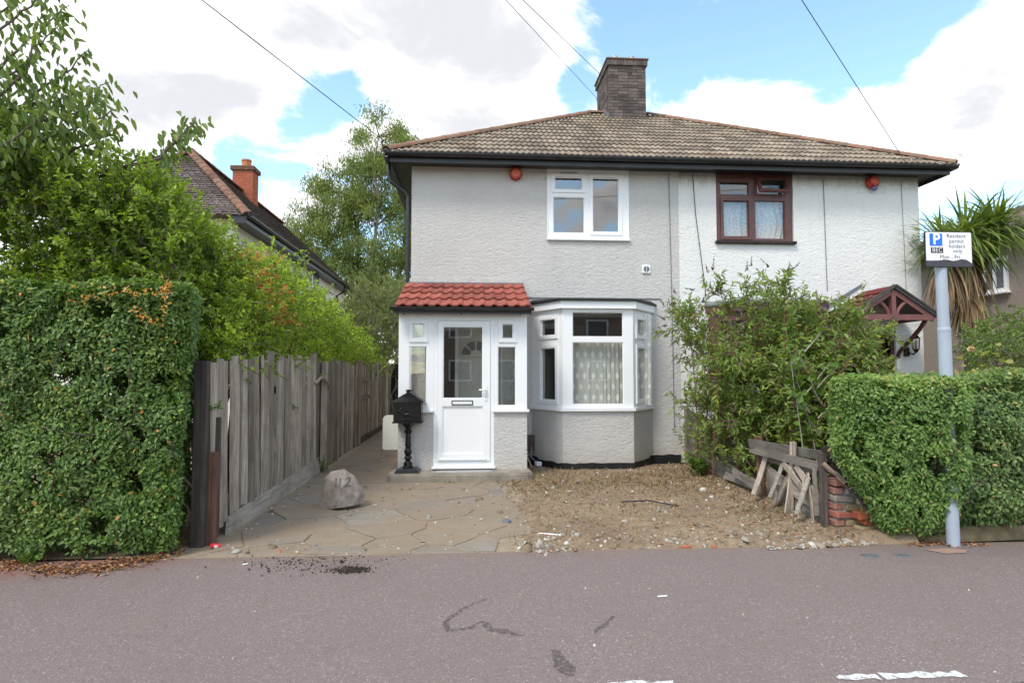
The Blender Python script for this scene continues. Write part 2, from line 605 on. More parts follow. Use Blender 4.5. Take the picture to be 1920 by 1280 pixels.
def pavement_mat(name, base, speck, dark):
    m, g, b = material(name, 0.9, spec=0.2)
    co = coords(g)
    fine = g.noise(co, 105.0, 3.0, 0.75)
    vor = g.n('ShaderNodeTexVoronoi')
    vor.inputs['Scale'].default_value = 135.0
    g.link(co, vor.inputs['Vector'])
    cellv = g.n('ShaderNodeSeparateColor')
    g.link(vor.outputs['Color'], cellv.inputs[0])
    chip = g.ramp(cellv.outputs[0], [(0.0, dark), (0.12, tuple(x * 0.9 for x in base)), (0.6, base), (0.93, tuple(x * 1.12 for x in base)), (0.993, speck)])
    big = g.noise(co, 1.1, 7.0, 0.65)
    col = g.mix(g.maprange(fine, 0.4, 0.75, 0.0, 0.4), chip, dark)
    col = g.mix(g.maprange(big, 0.35, 0.7, 0.0, 0.35), col, tuple(x * 0.8 for x in base))
    dirt = g.noise(co, 2.2, 6.0, 0.7)
    col = g.mix(g.maprange(dirt, 0.58, 0.8, 0.0, 0.4), col, (0.22, 0.165, 0.12))
    sp = g.n('ShaderNodeSeparateXYZ')
    g.link(co, sp.inputs[0])
    ew = g.math('ADD', sp.outputs[1], g.math('MULTIPLY', g.math('SUBTRACT', g.noise(co, 3.5, 7.0, 0.7), 0.5), 0.7))
    col = g.mix(g.maprange(ew, 4.95, 5.3, 0.0, 0.6), col, (0.215, 0.155, 0.11))
    red = g.math('MULTIPLY', g.maprange(g.math('ADD', ew, g.math('MULTIPLY', sp.outputs[0], -0.25)), 5.35, 5.85), g.maprange(sp.outputs[0], -1.9, -2.8))
    col = g.mix(g.math('MULTIPLY', red, 0.6), col, (0.23, 0.105, 0.085))  # reddish lens cast at the left, put into the tarmac colour
    g.link(col, b.inputs['Base Color'])
    bump(g, b, g.math('ADD', cellv.outputs[1], fine), 0.45, 0.006)
    return m


def slab_mat():
    m, g, b = material('sandstone crazy paving', 0.85, spec=0.2)
    co = coords(g)
    geo = g.n('ShaderNodeNewGeometry').outputs['Position']
    rnd = obj_random(g)
    col = g.ramp(rnd, [(0.0, (0.255, 0.215, 0.165)), (0.35, (0.285, 0.235, 0.175)), (0.6, (0.235, 0.21, 0.175)), (0.8, (0.27, 0.25, 0.21)), (0.95, (0.19, 0.185, 0.175))])
    n = g.noise(geo, 5.0, 7.0, 0.7)
    col = g.mix(g.maprange(n, 0.35, 0.72, 0.0, 0.55), col, (0.19, 0.14, 0.095))
    d = g.noise(geo, 1.1, 5.0, 0.65)
    col = g.mix(g.maprange(d, 0.38, 0.66, 0.0, 0.85), col, (0.265, 0.20, 0.14))
    sp = g.noise(geo, 48.0, 4.0, 0.7)
    col = g.mix(g.maprange(sp, 0.56, 0.74, 0.0, 0.5), col, (0.15, 0.115, 0.085))
    g.link(col, b.inputs['Base Color'])
    bump(g, b, g.math('ADD', n, g.math('MULTIPLY', sp, 0.5)), 0.4, 0.012)
    return m


M['soil'] = ground_mat()
M['pavement'] = pavement_mat('mauve grey tarmac', (0.215, 0.171, 0.160), (0.38, 0.34, 0.32), (0.13, 0.102, 0.096))
M['road'] = pavement_mat('grey road tarmac', (0.20, 0.195, 0.195), (0.36, 0.36, 0.36), (0.09, 0.09, 0.09))
M['slab'] = slab_mat()
M['joint'] = plain('sandy joint mortar', (0.275, 0.215, 0.145), 0.95, 0.3, 9, bmp=0.5)
M['concrete'] = plain('worn step concrete', (0.27, 0.235, 0.19), 0.9, 0.3, 7, bmp=0.6, bscale=40)
M['slate'] = plain('pale slate piece', (0.36, 0.37, 0.37), 0.7, 0.12, 9)
M['edging'] = plain('mossy concrete edging', (0.25, 0.195, 0.115), 0.95, 0.45, 9, bmp=0.9, bscale=55)
M['stone'] = plain('grey brown boulder', (0.25, 0.21, 0.18), 0.85, 0.5, 11, bmp=0.5, bscale=26)
M['number_paint'] = plain('dull black number paint', (0.11, 0.10, 0.095), 0.7, 0.3, 40)
M['line_paint'] = plain('worn white road paint', (0.72, 0.72, 0.70), 0.7, 0.15, 25, bmp=0.3)
M['red_litter'] = plain('red drink carton', (0.72, 0.03, 0.03), 0.35, 0.15, 30)
M['white_litter'] = plain('white plastic scrap', (0.75, 0.75, 0.75), 0.5, 0.05)
M['patch'] = plain('pinkish mortar patch', (0.33, 0.215, 0.165), 0.95, 0.12, 12, bmp=0.4)
M['cover'] = plain('dark cast cover', (0.12, 0.13, 0.14), 0.5, 0.35, 22, bmp=0.3)


def stain_mat(name, c, thr, top=0.8):
    m, g, b = material(name, 0.8)
    b.inputs['Base Color'].default_value = (*c, 1)
    co = coords(g)
    n = g.noise(co, 38.0, 5.0, 0.75)
    g.link(g.maprange(n, thr, thr + 0.22, 0.0, top), b.inputs['Alpha'])
    return m


M['oil'] = stain_mat('dark tar stain', (0.10, 0.086, 0.078), 0.36, 0.55)
M['line_paint'] = stain_mat('worn white road paint', (0.74, 0.74, 0.72), 0.30)


def tinted(name, stops, rough=0.9):
    m, g, b = material(name, rough, spec=0.2)
    at = g.n('ShaderNodeAttribute')
    at.attribute_name = 'tint'
    g.link(g.ramp(at.outputs['Fac'], stops, 'CONSTANT'), b.inputs['Base Color'])
    return m


M['rubble'] = tinted('mixed rubble', [(0.0, (0.20, 0.15, 0.10)), (0.34, (0.30, 0.26, 0.21)), (0.6, (0.36, 0.33, 0.28)), (0.84, (0.52, 0.50, 0.46)), (0.93, (0.40, 0.16, 0.09)), (0.96, (0.14, 0.15, 0.18))])
M['litter'] = tinted('dry leaf litter', [(0.0, (0.26, 0.125, 0.055)), (0.3, (0.36, 0.20, 0.10)), (0.55, (0.42, 0.27, 0.13)), (0.75, (0.18, 0.09, 0.05)), (0.9, (0.30, 0.075, 0.045))])
M['straw'] = tinted('dry grass', [(0.0, (0.30, 0.225, 0.125)), (0.4, (0.38, 0.30, 0.175)), (0.75, (0.22, 0.16, 0.09)), (0.92, (0.17, 0.20, 0.06))])
M['crumbs'] = tinted('dark spilt soil', [(0.0, (0.03, 0.024, 0.02)), (0.6, (0.055, 0.042, 0.032))])

G = lambda *c: c
M['privet'] = leaf_mat('privet leaf', [(0.0, (0.063, 0.118, 0.029)), (0.5, (0.121, 0.208, 0.042)), (0.85, (0.218, 0.315, 0.055)), (0.95, (0.376, 0.417, 0.057)), (1.0, (0.670, 0.315, 0.081))], 0.33, 0.30)
M['privet_yellow'] = leaf_mat('light privet leaf', [(0.0, (0.105, 0.192, 0.053)), (0.5, (0.190, 0.304, 0.077)), (0.9, (0.337, 0.445, 0.116)), (1.0, (0.468, 0.344, 0.147))], 0.36, 0.37)
M['privet_dark'] = leaf_mat('dark privet leaf', [(0.0, (0.076, 0.139, 0.052)), (0.6, (0.169, 0.259, 0.078)), (0.92, (0.325, 0.397, 0.106)), (1.0, (0.853, 0.439, 0.215))], 0.35, 0.32)
M['shrub'] = leaf_mat('shrub leaf', [(0.0, (0.138, 0.224, 0.035)), (0.5, (0.258, 0.365, 0.050)), (0.85, (0.413, 0.533, 0.067)), (1.0, (0.694, 0.639, 0.077))], 0.42, 0.42)
M['bush'] = leaf_mat('bright bush leaf', [(0.0, (0.169, 0.279, 0.034)), (0.45, (0.321, 0.450, 0.050)), (0.8, (0.521, 0.629, 0.070)), (0.95, (0.713, 0.670, 0.077)), (1.0, (0.673, 0.249, 0.097))], 0.42, 0.42)
M['cherry'] = leaf_mat('cherry leaf', [(0.0, (0.091, 0.152, 0.043)), (0.6, (0.188, 0.265, 0.065)), (1.0, (0.350, 0.391, 0.090))], 0.42, 0.42)
M['euc'] = leaf_mat('eucalyptus leaf', [(0.0, (0.116, 0.168, 0.055)), (0.5, (0.200, 0.263, 0.075)), (0.85, (0.338, 0.369, 0.081)), (1.0, (0.463, 0.421, 0.105))], 0.5, 0.42)
M['pale_leaf'] = leaf_mat('pale shrub leaf', [(0.0, (0.134, 0.174, 0.053)), (0.6, (0.238, 0.279, 0.080)), (1.0, (0.364, 0.363, 0.124))], 0.55, 0.42)
M['buddleia'] = leaf_mat('buddleia leaf', [(0.0, (0.131, 0.209, 0.058)), (0.5, (0.235, 0.320, 0.078)), (0.85, (0.407, 0.487, 0.116)), (0.95, (0.620, 0.620, 0.139)), (1.0, (0.620, 0.620, 0.070))], 0.5, 0.42)
M['panicle'] = leaf_mat('faded flower spike', [(0.0, (0.115, 0.085, 0.055)), (0.6, (0.19, 0.135, 0.09)), (0.9, (0.24, 0.18, 0.16)), (1.0, (0.29, 0.22, 0.46))], 0.8, 0.1)
M['conifer'] = leaf_mat('garden shrub leaf', [(0.0, (0.095, 0.166, 0.043)), (0.5, (0.181, 0.285, 0.062)), (1.0, (0.389, 0.499, 0.088))], 0.45, 0.37)
M['palm'] = leaf_mat('palm blade', [(0.0, (0.083, 0.125, 0.036)), (0.6, (0.174, 0.244, 0.051)), (1.0, (0.345, 0.408, 0.094))], 0.35, 0.32)
M['dead_palm'] = leaf_mat('dead palm blade', [(0.0, (0.16, 0.105, 0.065)), (0.6, (0.30, 0.195, 0.10)), (1.0, (0.46, 0.32, 0.17))], 0.75, 0.15)
M['weed'] = leaf_mat('weed leaf', [(0.0, (0.07, 0.14, 0.02)), (1.0, (0.17, 0.28, 0.03))], 0.45, 0.3)
#@@SETTING

# ------------------------------------------------------------------ the setting
def sheet(x0, x1, y0, y1, z, nx=1, ny=1, fn=None):
    mb = MB()
    vs = []
    for j in range(ny + 1):
        for i in range(nx + 1):
            x, y = x0 + (x1 - x0) * i / nx, y0 + (y1 - y0) * j / ny
            vs.append((x, y, z + (fn(x, y) if fn else 0)))
    fs = [(j * (nx + 1) + i, j * (nx + 1) + i + 1, (j + 1) * (nx + 1) + i + 1, (j + 1) * (nx + 1) + i) for j in range(ny) for i in range(nx)]
    return mb.add(vs, fs)


tag(sheet(-600, 600, -600, 900, -0.05).build('ground', M['soil']), 'bare brown garden soil around and behind the houses', 'ground', kind='structure')
pav = tag(sheet(-60, 60, 2.88, 5.21, 0.0).build('pavement', M['pavement']), 'mauve grey tarmac pavement across the foreground', 'pavement', kind='structure')
tag(sheet(-60, 60, -5.5, 2.88, -0.012).build('road', M['road']), 'grey tarmac road at the bottom right corner', 'road', kind='structure')

# worn bay line, stains, patch and covers on the pavement
def ragged(pts, name, mat, z=0.004, amp=0.012, step=0.035, parent=pav):
    out = []
    n = len(pts)
    for i in range(n):
        a, b = Vector(pts[i]), Vector(pts[(i + 1) % n])
        k = max(1, int((b - a).length / step))
        for j in range(k):
            p = a.lerp(b, j / k)
            q = mnoise.noise(Vector((p.x * 23, p.y * 23, 1.7))) * amp
            r = mnoise.noise(Vector((p.x * 23, p.y * 23, 8.7))) * amp
            out.append((p.x + q, p.y + r))
    bm = bmesh.new()
    f = bm.faces.new([bm.verts.new((p[0], p[1], z)) for p in out])
    if f.normal.z < 0:
        f.normal_flip()
    bmesh.ops.triangulate(bm, faces=[f])
    return MB().bm(bm).build(name, mat, parent)


for x0, x1 in ((1.80, 2.02), (2.045, 2.455)):
    ragged([(x0, 2.955), (x1, 2.945), (x1, 3.0), (x0, 3.005)], 'painted_line', M['line_paint'], amp=0.03)
ragged([(0.66, 2.955), (0.98, 2.95), (0.98, 3.005), (0.66, 3.005)], 'painted_line', M['line_paint'], amp=0.03)


def stain_path(px, width, name='tar_stain'):
    pts = [on_z(*p) for p in px]
    left, right = [], []
    for i, p in enumerate(pts):
        t = (pts[min(i + 1, len(pts) - 1)] - pts[max(i - 1, 0)]).normalized()
        nrm = Vector((-t.y, t.x, 0))
        ww = width[i]
        left.append(p + nrm * ww)
        right.append(p - nrm * ww)
    ragged([(p.x, p.y) for p in left + right[::-1]], name, M['oil'], z=0.003, amp=0.02)


stain_path([(912, 1122), (870, 1140), (835, 1165), (842, 1182), (880, 1178), (905, 1165), (918, 1180), (945, 1184), (985, 1192)], [.006, .014, .022, .02, .016, .02, .026, .03, .006])
stain_path([(1042, 1218), (1050, 1235), (1062, 1255), (1068, 1268)], [.02, .035, .05, .02])
stain_path([(1150, 1155), (1135, 1170), (1115, 1185)], [.008, .016, .008])
p = on_z(1780, 1034)
ragged([(p.x - .17, p.y + .05), (p.x + .02, p.y + .09), (p.x + .2, p.y + .03), (p.x + .1, p.y - .05), (p.x - .08, p.y - .055)], 'mortar_patch', M['patch'], z=0.005)
for px, py in ((1632, 1042), (1692, 1041)):
    p = on_z(px, py)
    c = MB().cbox(p.x - .065, p.x + .065, p.y - .045, p.y + .045, -0.02, 0.006, 0.004)
    c.build('access_cover', M['cover'], pav)

# crazy paving drive: sandy joints with single slabs standing proud
drive = tag(sheet(-2.62, 0.66, 5.212, 8.9, -0.0015).box(-2.62, -1.0, 8.9, 18, -0.05, -0.0015).build('driveway', M['joint']), 'crazy paved stone driveway between the fence and the porch', 'driveway', kind='structure')


def clip_poly(poly, a, b, c):
    """keep a*x+b*y<=c"""
    out = []
    n = len(poly)
    for i in range(n):
        p, q = poly[i], poly[(i + 1) % n]
        dp, dq = a * p[0] + b * p[1] - c, a * q[0] + b * q[1] - c
        if dp <= 0:
            out.append(p)
        if dp * dq < 0:
            t = dp / (dp - dq)
            out.append((p[0] + t * (q[0] - p[0]), p[1] + t * (q[1] - p[1])))
    return out


def voronoi_slabs(seeds, bounds, gap):
    cells = []
    for i, s in enumerate(seeds):
        poly = list(bounds)
        for j, t in enumerate(seeds):
            if i == j or abs(s[0] - t[0]) + abs(s[1] - t[1]) > 3.5:
                continue
            a, b = t[0] - s[0], t[1] - s[1]
            L = math.hypot(a, b)
            c = (a * (s[0] + t[0]) + b * (s[1] + t[1])) / 2 - gap * L
            poly = clip_poly(poly, a, b, c)
            if len(poly) < 3:
                break
        if len(poly) >= 3:
            cells.append(poly)
    return cells


random.seed(21)
seeds = []
for _ in range(6000):
    x, y = random.uniform(-2.3, 0.6), random.uniform(5.22, 8.6)
    dmin = 0.36 if y < 5.75 else 0.52
    if all(math.hypot((x - a), (y - b)) > dmin for a, b in seeds):
        seeds.append((x, y))
edge_r = [(0.22, 5.225), (0.26, 5.62), (0.58, 5.78), (0.57, 6.6), (0.40, 7.9), (0.42, 8.48)]
bounds = [(-2.16, 5.30), (-1.3, 5.255)] + edge_r + [(-2.2, 8.5)]
cells = voronoi_slabs(seeds, bounds, 0.007)
seeds2 = []
for _ in range(2500):
    x, y = random.uniform(-2.25, -1.05), random.uniform(8.55, 15)
    if all(math.hypot((x - a), (y - b)) > 0.6 for a, b in seeds2):
        seeds2.append((x, y))
cells += voronoi_slabs(seeds2, [(-2.2, 8.52), (-1.12, 8.52), (-1.05, 15), (-2.2, 15)], 0.012)
cells += [[(1.15, 9.2), (3.3, 9.15), (3.42, 9.9), (2.7, 9.36), (1.4, 9.36), (1.0, 9.9), (0.9, 9.3)]]
for poly in cells:
    ar = sum(poly[i][0] * poly[(i + 1) % len(poly)][1] - poly[(i + 1) % len(poly)][0] * poly[i][1] for i in range(len(poly)))
    if abs(ar) < 0.03:
        continue
    pts = []
    n = len(poly)
    for i in range(n):
        a, b = Vector(poly[i]), Vector(poly[(i + 1) % n])
        k = max(1, int((b - a).length / 0.12))
        for j in range(k):
            q = a.lerp(b, j / k)
            o = Vector((mnoise.noise(Vector((q.x * 5, q.y * 5, 3))), mnoise.noise(Vector((q.x * 5, q.y * 5, 9))))) * 0.016
            pts.append(q + o)
    c = sum(pts, Vector((0, 0))) / len(pts)
    h = random.uniform(0.0, 0.007)
    tx, ty = random.uniform(-.008, .008), random.uniform(-.008, .008)
    up = lambda q, z: (q.x, q.y, z + h + (q.x - c.x) * tx + (q.y - c.y) * ty)
    m = len(pts)
    inner = [c + (q - c) * (1 - 0.012 / max(0.05, (q - c).length)) for q in pts]
    vs = [up(q, -0.03) for q in pts] + [up(q, -0.0005) for q in pts] + [up(q, 0.004) for q in inner]
    fs = [tuple(range(2 * m, 3 * m))]
    for i in range(m):
        j = (i + 1) % m
        fs += [(i, j, m + j, m + i), (m + i, m + j, 2 * m + j, 2 * m + i)]
    if sum(pts[i].x * pts[(i + 1) % m].y - pts[(i + 1) % m].x * pts[i].y for i in range(m)) < 0:
        fs = [f[::-1] for f in fs]
    MB().add(vs, fs).build('paving_slab', M['slab'], drive)

# bare earth front garden, uneven
def earth_z(x, y):
    e = min(1, max(0, (x - 0.35) / 0.35)) * min(1, max(0, (y - 5.2) / 0.12)) * min(1, max(0, (9.9 - y) / 0.6 + 0.2))
    b = 0.028 + 0.03 * mnoise.noise(Vector((x * 1.1, y * 1.1, 2))) + 0.012 * mnoise.noise(Vector((x * 4, y * 4, 5))) + 0.010 * mnoise.noise(Vector((x * 13, y * 13, 5)))
    if x > 2.9:
        b += min(0.12, (x - 2.9) * 0.1)
    return max(-0.03, b * e - 0.016)


tag(sheet(0.2, 3.95, 5.205, 10.1, 0, 96, 130, earth_z).build('earth', M['soil'], smooth=True), 'bare brown earth front garden below the bay window', 'ground', kind='structure')

bedz = lambda x, y: .02 * mnoise.noise(Vector((x * 1.7, y * 1.7, 6))) + .012 * mnoise.noise(Vector((x * 7, y * 7, 6)))
tag(sheet(3.955, 12, 5.42, 10.1, .045, 70, 45, bedz).build('garden_bed', M['soil'], smooth=True), 'dark soil bed under the right hedges', 'ground', kind='structure')
tag(sheet(-9, -2.46, 5.212, 12, .012, 60, 60, lambda x, y: .4 * bedz(x, y)).build('garden_bed', M['soil'], smooth=True), 'soil bed under the tall left hedge', 'ground', kind='structure')

# ------------------------------------------------------------------ the house pair
WL, WP, WR, WY, WB, EZ = -0.98, 3.55, 7.87, 10.15, 17.5, 4.93
house = empty('semi_detached_house', (3.45, 10.15, 0), 'pair of semi-detached rendered houses, left half grey, right half white, under one tiled hipped roof', 'house')
Mf = Matrix(((1, 0, 0, 0), (0, 1, 0, WY), (0, 0, 1, 0), (0, 0, 0, 1)))
UW = (1.30, 2.67, 3.74, 4.99)
ID_ = (-0.19, 0.50, 0.16, 2.2)
SL_ = (-0.43, -0.25, 0.16, 2.2)
MB().holes(WL, WP, 0, EZ, [UW, (1.14, 2.94, 0.95, 2.44), ID_, SL_], 0, 0.26, Mf).build('front_wall', M['grey_render'], house)
BW = (4.21, 5.58, 3.74, 4.99)
DW = (6.35, 7.25, 0.1, 2.15)
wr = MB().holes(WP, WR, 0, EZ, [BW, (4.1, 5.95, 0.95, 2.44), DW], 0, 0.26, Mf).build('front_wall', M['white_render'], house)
wr['label'] = 'white rendered front wall of the right half'
MB().box(WL, WL + .25, WY + .26, WB, 0, EZ).build('side_wall', M['grey_render'], house)
MB().box(WR - .25, WR, WY + .26, WB, 0, EZ).build('side_wall', M['white_render'], house)
MB().box(WL + .25, WR - .25, WB - .25, WB, 0, EZ).build('back_wall', M['grey_render'], house)
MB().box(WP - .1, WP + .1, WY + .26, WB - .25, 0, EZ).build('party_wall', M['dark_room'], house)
mb = MB()
for x0, x1 in ((WL + .25, WP - .1), (WP + .1, WR - .25)):
    mb.box(x0, x1, WY + .26, WB - .25, 2.58, 2.72)
    mb.box(x0, x1, WY + .26, WB - .25, 0.02, 0.14)
    mb.box(x0, x1, WY + 3.6, WY + 3.7, 0.14, 2.58)
    mb.box(x0, x1, WY + 3.6, WY + 3.7, 2.72, EZ)
    mb.box(x0, x1, WY + .26, WB - .25, EZ - .06, EZ - .01)
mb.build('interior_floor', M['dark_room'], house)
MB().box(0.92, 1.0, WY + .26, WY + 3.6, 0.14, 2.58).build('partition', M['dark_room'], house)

# thin cornice line above the bay, and damp-proof black plinth
MB().box(0.95, 3.2, WY - .016, WY + .002, 2.735, 2.752).build('cornice_line', M['lead'], house)
# cracks / cable down the party line
MB().tube([(3.38, WY - .012, 4.9), (3.395, WY - .012, 3.6), (3.41, WY - .012, 2.4), (3.42, WY - .012, .6)], 0.006, 5).build('wall_cable', M['lead'], house)
MB().tube([(3.80, WY - .012, 4.9), (3.84, WY - .012, 4.2), (3.98, WY - .012, 3.0), (4.02, WY - .012, 2.5)], 0.006, 5).build('wall_cable', M['wire'], house)
MB().tube([(6.13, WY - .01, 4.85), (6.14, WY - .01, 3.7), (6.15, WY - .01, 2.9)], 0.006, 5).build('wall_cable', M['lead'], house)
MB().tube([(7.55, WY - .01, 4.85), (7.57, WY - .01, 3.6), (7.58, WY - .01, 2.8)], 0.004, 5).build('wall_cable', M['lead'], house)

# --- roof
EX0, EX1, EY0, EY1, RZ0 = -1.33, 8.22, 9.78, 17.88, 5.02
HALF = (EY1 - EY0) / 2
RZ1 = RZ0 + 2.46
AX0, AX1, RY = EX0 + HALF, EX1 - HALF, EY0 + HALF
mb = MB()
c = [(EX0, EY0, RZ0), (EX1, EY0, RZ0), (EX1, EY1, RZ0), (EX0, EY1, RZ0), (AX0, RY, RZ1), (AX1, RY, RZ1)]
mb.add(c, [(0, 1, 5, 4), (1, 2, 5), (2, 3, 4, 5), (3, 0, 4), (3, 2, 1, 0)])
roof = mb.build('roof', M['roof_tile'], house)
SL = Vector((0, HALF, RZ1 - RZ0))
SLEN = SL.length
SL.normalize()
NRM = Vector((0, -SL.z, SL.y))


def roll_tile(wid, length, rolls, amp, seg, lift, thick=0.014, flat=0.0):
    """interlocking tile: x across, y up the slope, z off the slope"""
    vs, fs = [], []
    n = rolls * seg
    for i in range(n + 1):
        x = wid * i / n
        ph = (i % seg) / seg
        if flat:
            s = 0.0 if ph < flat else math.sin(math.pi * (ph - flat) / (1 - flat))
            h = amp * s
        else:
            h = amp * (0.5 - 0.5 * math.cos(2 * math.pi * ph))
        vs += [(x, 0, h + lift), (x, length, h + 0.004), (x, 0, h + lift - thick - 0.004)]
    for i in range(n):
        a, b = i * 3, i * 3 + 3
        fs += [(a, b, b + 1, a + 1), (a + 2, b + 2, b, a)]
    return vs, fs


tv, tf = roll_tile(0.3, 0.40, 3, 0.020, 6, 0.034)
TILE = bpy.data.meshes.new('roof_tile')
TILE.from_pydata(tv, [], tf)
TILE.materials.append(M['roof_tile'])
hn = {0: Vector((0, 0, 1)).cross(Vector((AX0 - EX0, RY - EY0, 0))).normalized(), 1: Vector((AX1 - EX1, RY - EY0, 0)).cross(Vector((0, 0, 1))).normalized()}
GA = 0.339
rows = int(SLEN / GA) + 1
HO = WORLD_ORIGIN[house.name]
for r in range(rows):
    s0 = r * GA - 0.05
    ncol = int((EX1 - EX0) / 0.3) + 2
    for k in range(ncol):
        x0 = EX0 - 0.08 + k * 0.3 + random.uniform(-.004, .004)
        base = Vector((x0, EY0, RZ0)) + SL * s0 + NRM * 0.012
        Mt = Matrix((((1, 0, 0, base.x)), (0, SL.y, NRM.y, base.y), (0, SL.z, NRM.z, base.z), (0, 0, 0, 1)))
        Mt = Mt @ Matrix.Rotation(random.uniform(-.006, .006), 4, 'Z')
        corners = [Mt @ Vector(q) for q in ((0, 0, 0), (0.3, 0, 0), (0, GA, 0), (0.3, GA, 0))]
        top = SLEN - 0.02

        def inside(q):
            return (q.x - EX0) - (q.y - EY0) > -0.02 and (EX1 - q.x) - (q.y - EY0) > -0.02
        ins = [inside(q) for q in corners]
        if not any(ins):
            continue
        if all(ins) and s0 + 0.4 < SLEN:
            o = bpy.data.objects.new('tile', TILE)
            COL.objects.link(o)
            o.parent = roof
            o.matrix_local = Matrix.Translation(-HO) @ Mt
        else:
            bm = bmesh.new()
            bm.from_mesh(TILE)
            bm.transform(Mt)
            for co, no in ((Vector((EX0 - .02, EY0, 0)), Vector((-1, 1, 0)).normalized()), (Vector((EX1 + .02, EY0, 0)), Vector((1, 1, 0)).normalized()), (Vector((0, RY, 0)), Vector((0, 1, 0)))):
                bmesh.ops.bisect_plane(bm, geom=bm.verts[:] + bm.edges[:] + bm.faces[:], plane_co=co, plane_no=no, clear_outer=True)
            if len(bm.faces) > 2:
                MB().bm(bm).build('tile', M['roof_tile'], roof)
            else:
                bm.free()


def ridge_run(a, b, n, mat, parent, rad=0.10, up=Vector((0, 0, 1)), name='hip_tile', flat=0.75):
    a, b = Vector(a), Vector(b)
    t = (b - a).normalized()
    sd = t.cross(up).normalized()
    u = sd.cross(t).normalized()
    for i in range(n):
        p = a.lerp(b, i / n) - t * 0.02
        q = a.lerp(b, (i + 1) / n)
        mb = MB()
        k = 8
        vs = []
        for e, (pt, rr) in enumerate(((p, rad * 1.06), (q, rad * 0.97))):
            for inner in (0, 1):
                for j in range(k + 1):
                    an = math.pi * j / k
                    r_ = rr - 0.016 * inner
                    vs.append(pt + sd * (math.cos(an) * r_) + u * (math.sin(an) * r_ * flat - 0.025))
        m = k + 1
        fs = []
        for j in range(k):
            fs += [(j, j + 1, 2 * m + j + 1, 2 * m + j), (m + j + 1, m + j, j, j + 1)[::-1], (2 * m + j, 2 * m + j + 1, 3 * m + j + 1, 3 * m + j)]
        mb.add(vs, fs)
        mb.build(name, mat, parent)


ridge_run((EX0 - .02, EY0 - .02, RZ0 + .05), (AX0, RY, RZ1 + .05), 14, M['hip_tile'], roof)
ridge_run((EX1 + .02, EY0 - .02, RZ0 + .05), (AX1, RY, RZ1 + .05), 14, M['hip_tile'], roof)
ridge_run((AX0, RY, RZ1 + .05), (AX1, RY, RZ1 + .05), 4, M['hip_tile'], roof, name='ridge_tile')

# --- eaves: soffit, fascia, gutter with brackets, swan neck and downpipe
MB().box(EX0 + .06, EX1 - .06, EY0 + .06, WY - .002, EZ - .0, EZ + .03).box(EX0 + .06, WL - .002, WY, WB, EZ, EZ + .03).box(WR + .002, EX1 - .06, WY, WB, EZ, EZ + .03).build('soffit', M['black_plastic'], house)
MB().box(EX0 + .03, EX1 - .03, EY0 + .03, EY0 + .058, EZ - .05, RZ0 - .004).box(EX0 + .03, EX0 + .058, EY0 + .06, EY1, EZ - .05, RZ0 - .004).box(EX1 - .058, EX1 - .03, EY0 + .06, EY1, EZ - .05, RZ0 - .004).build('fascia', M['black_plastic'], house)


def gutter_profile(r=0.055, k=9):
    out = [(math.cos(a) * r, math.sin(a) * r) for a in [math.pi + math.pi * j / k for j in range(k + 1)]]
    inn = [(math.cos(a) * (r - .006), math.sin(a) * (r - .006)) for a in [math.pi + math.pi * j / k for j in range(k + 1)]]
    return out + inn[::-1]


def extrude_profile(mb, prof, a, b, side, up):
    a, b, side, up = Vector(a), Vector(b), Vector(side), Vector(up)
    n = len(prof)
    vs = [a + side * p[0] + up * p[1] for p in prof] + [b + side * p[0] + up * p[1] for p in prof]
    mb.add(vs, [(i, (i + 1) % n, n + (i + 1) % n, n + i) for i in range(n)] + [tuple(range(n))[::-1], tuple(range(n, 2 * n))])


gz = RZ0 - .005
gy = EY0 - .035
mb = MB()
extrude_profile(mb, gutter_profile(.062), (EX0 - .04, gy, gz), (EX1 + .04, gy, gz - .0), (0, 1, 0), (0, 0, 1))
gut = mb.build('gutter', M['black_plastic'], house)
for xx in (-0.6, 0.4, 1.35, 2.3, 3.15, 3.55, 4.5, 5.2, 5.85, 6.6, 7.4, 8.0):
    mb = MB()
    extrude_profile(mb, gutter_profile(.069), (xx, gy, gz + .002), (xx + .035, gy, gz + .002), (0, 1, 0), (0, 0, 1))
    mb.build('gutter_bracket', M['black_plastic'], gut)
for s, xx in ((-1, EX0 - .035), (1, EX1 + .035)):
    mb = MB()
    extrude_profile(mb, gutter_profile(.062), (xx, EY0 + .03, gz), (xx, EY1, gz), (1, 0, 0), (0, 0, 1))
    mb.build('gutter', M['black_plastic'], house)
xg = EX0 - .03
MB().tube([(xg, 10.15, gz - .05), (xg, 10.15, 4.78), (xg + .04, 10.15, 4.66), (WL - .12, 10.2, 4.5), (WL - .06, 10.2, 4.42), (WL - .06, 10.2, .1)], .034, 10).build('downpipe', M['black_plastic'], house)
MB().tube([(EX0 + .0, EY0 - .01, gz + .06), (EX0 - .07, EY0 - .01, gz + .11), (EX0 - .1, EY0 - .01, gz + .16), (EX0 - .06, EY0 - .01, gz + .2)], .016, 7).build('cable_hook', M['black_plastic'], house)
MB().tube([(EX1 - .02, EY0 - .02, gz + .1)] + [(EX1 + .1 + .06 * math.cos(a), EY0 - .02, gz + .14 + .06 * math.sin(a)) for a in [math.pi + j * .5 for j in range(13)]], .006, 6).build('cable_hook', M['steel'], house)

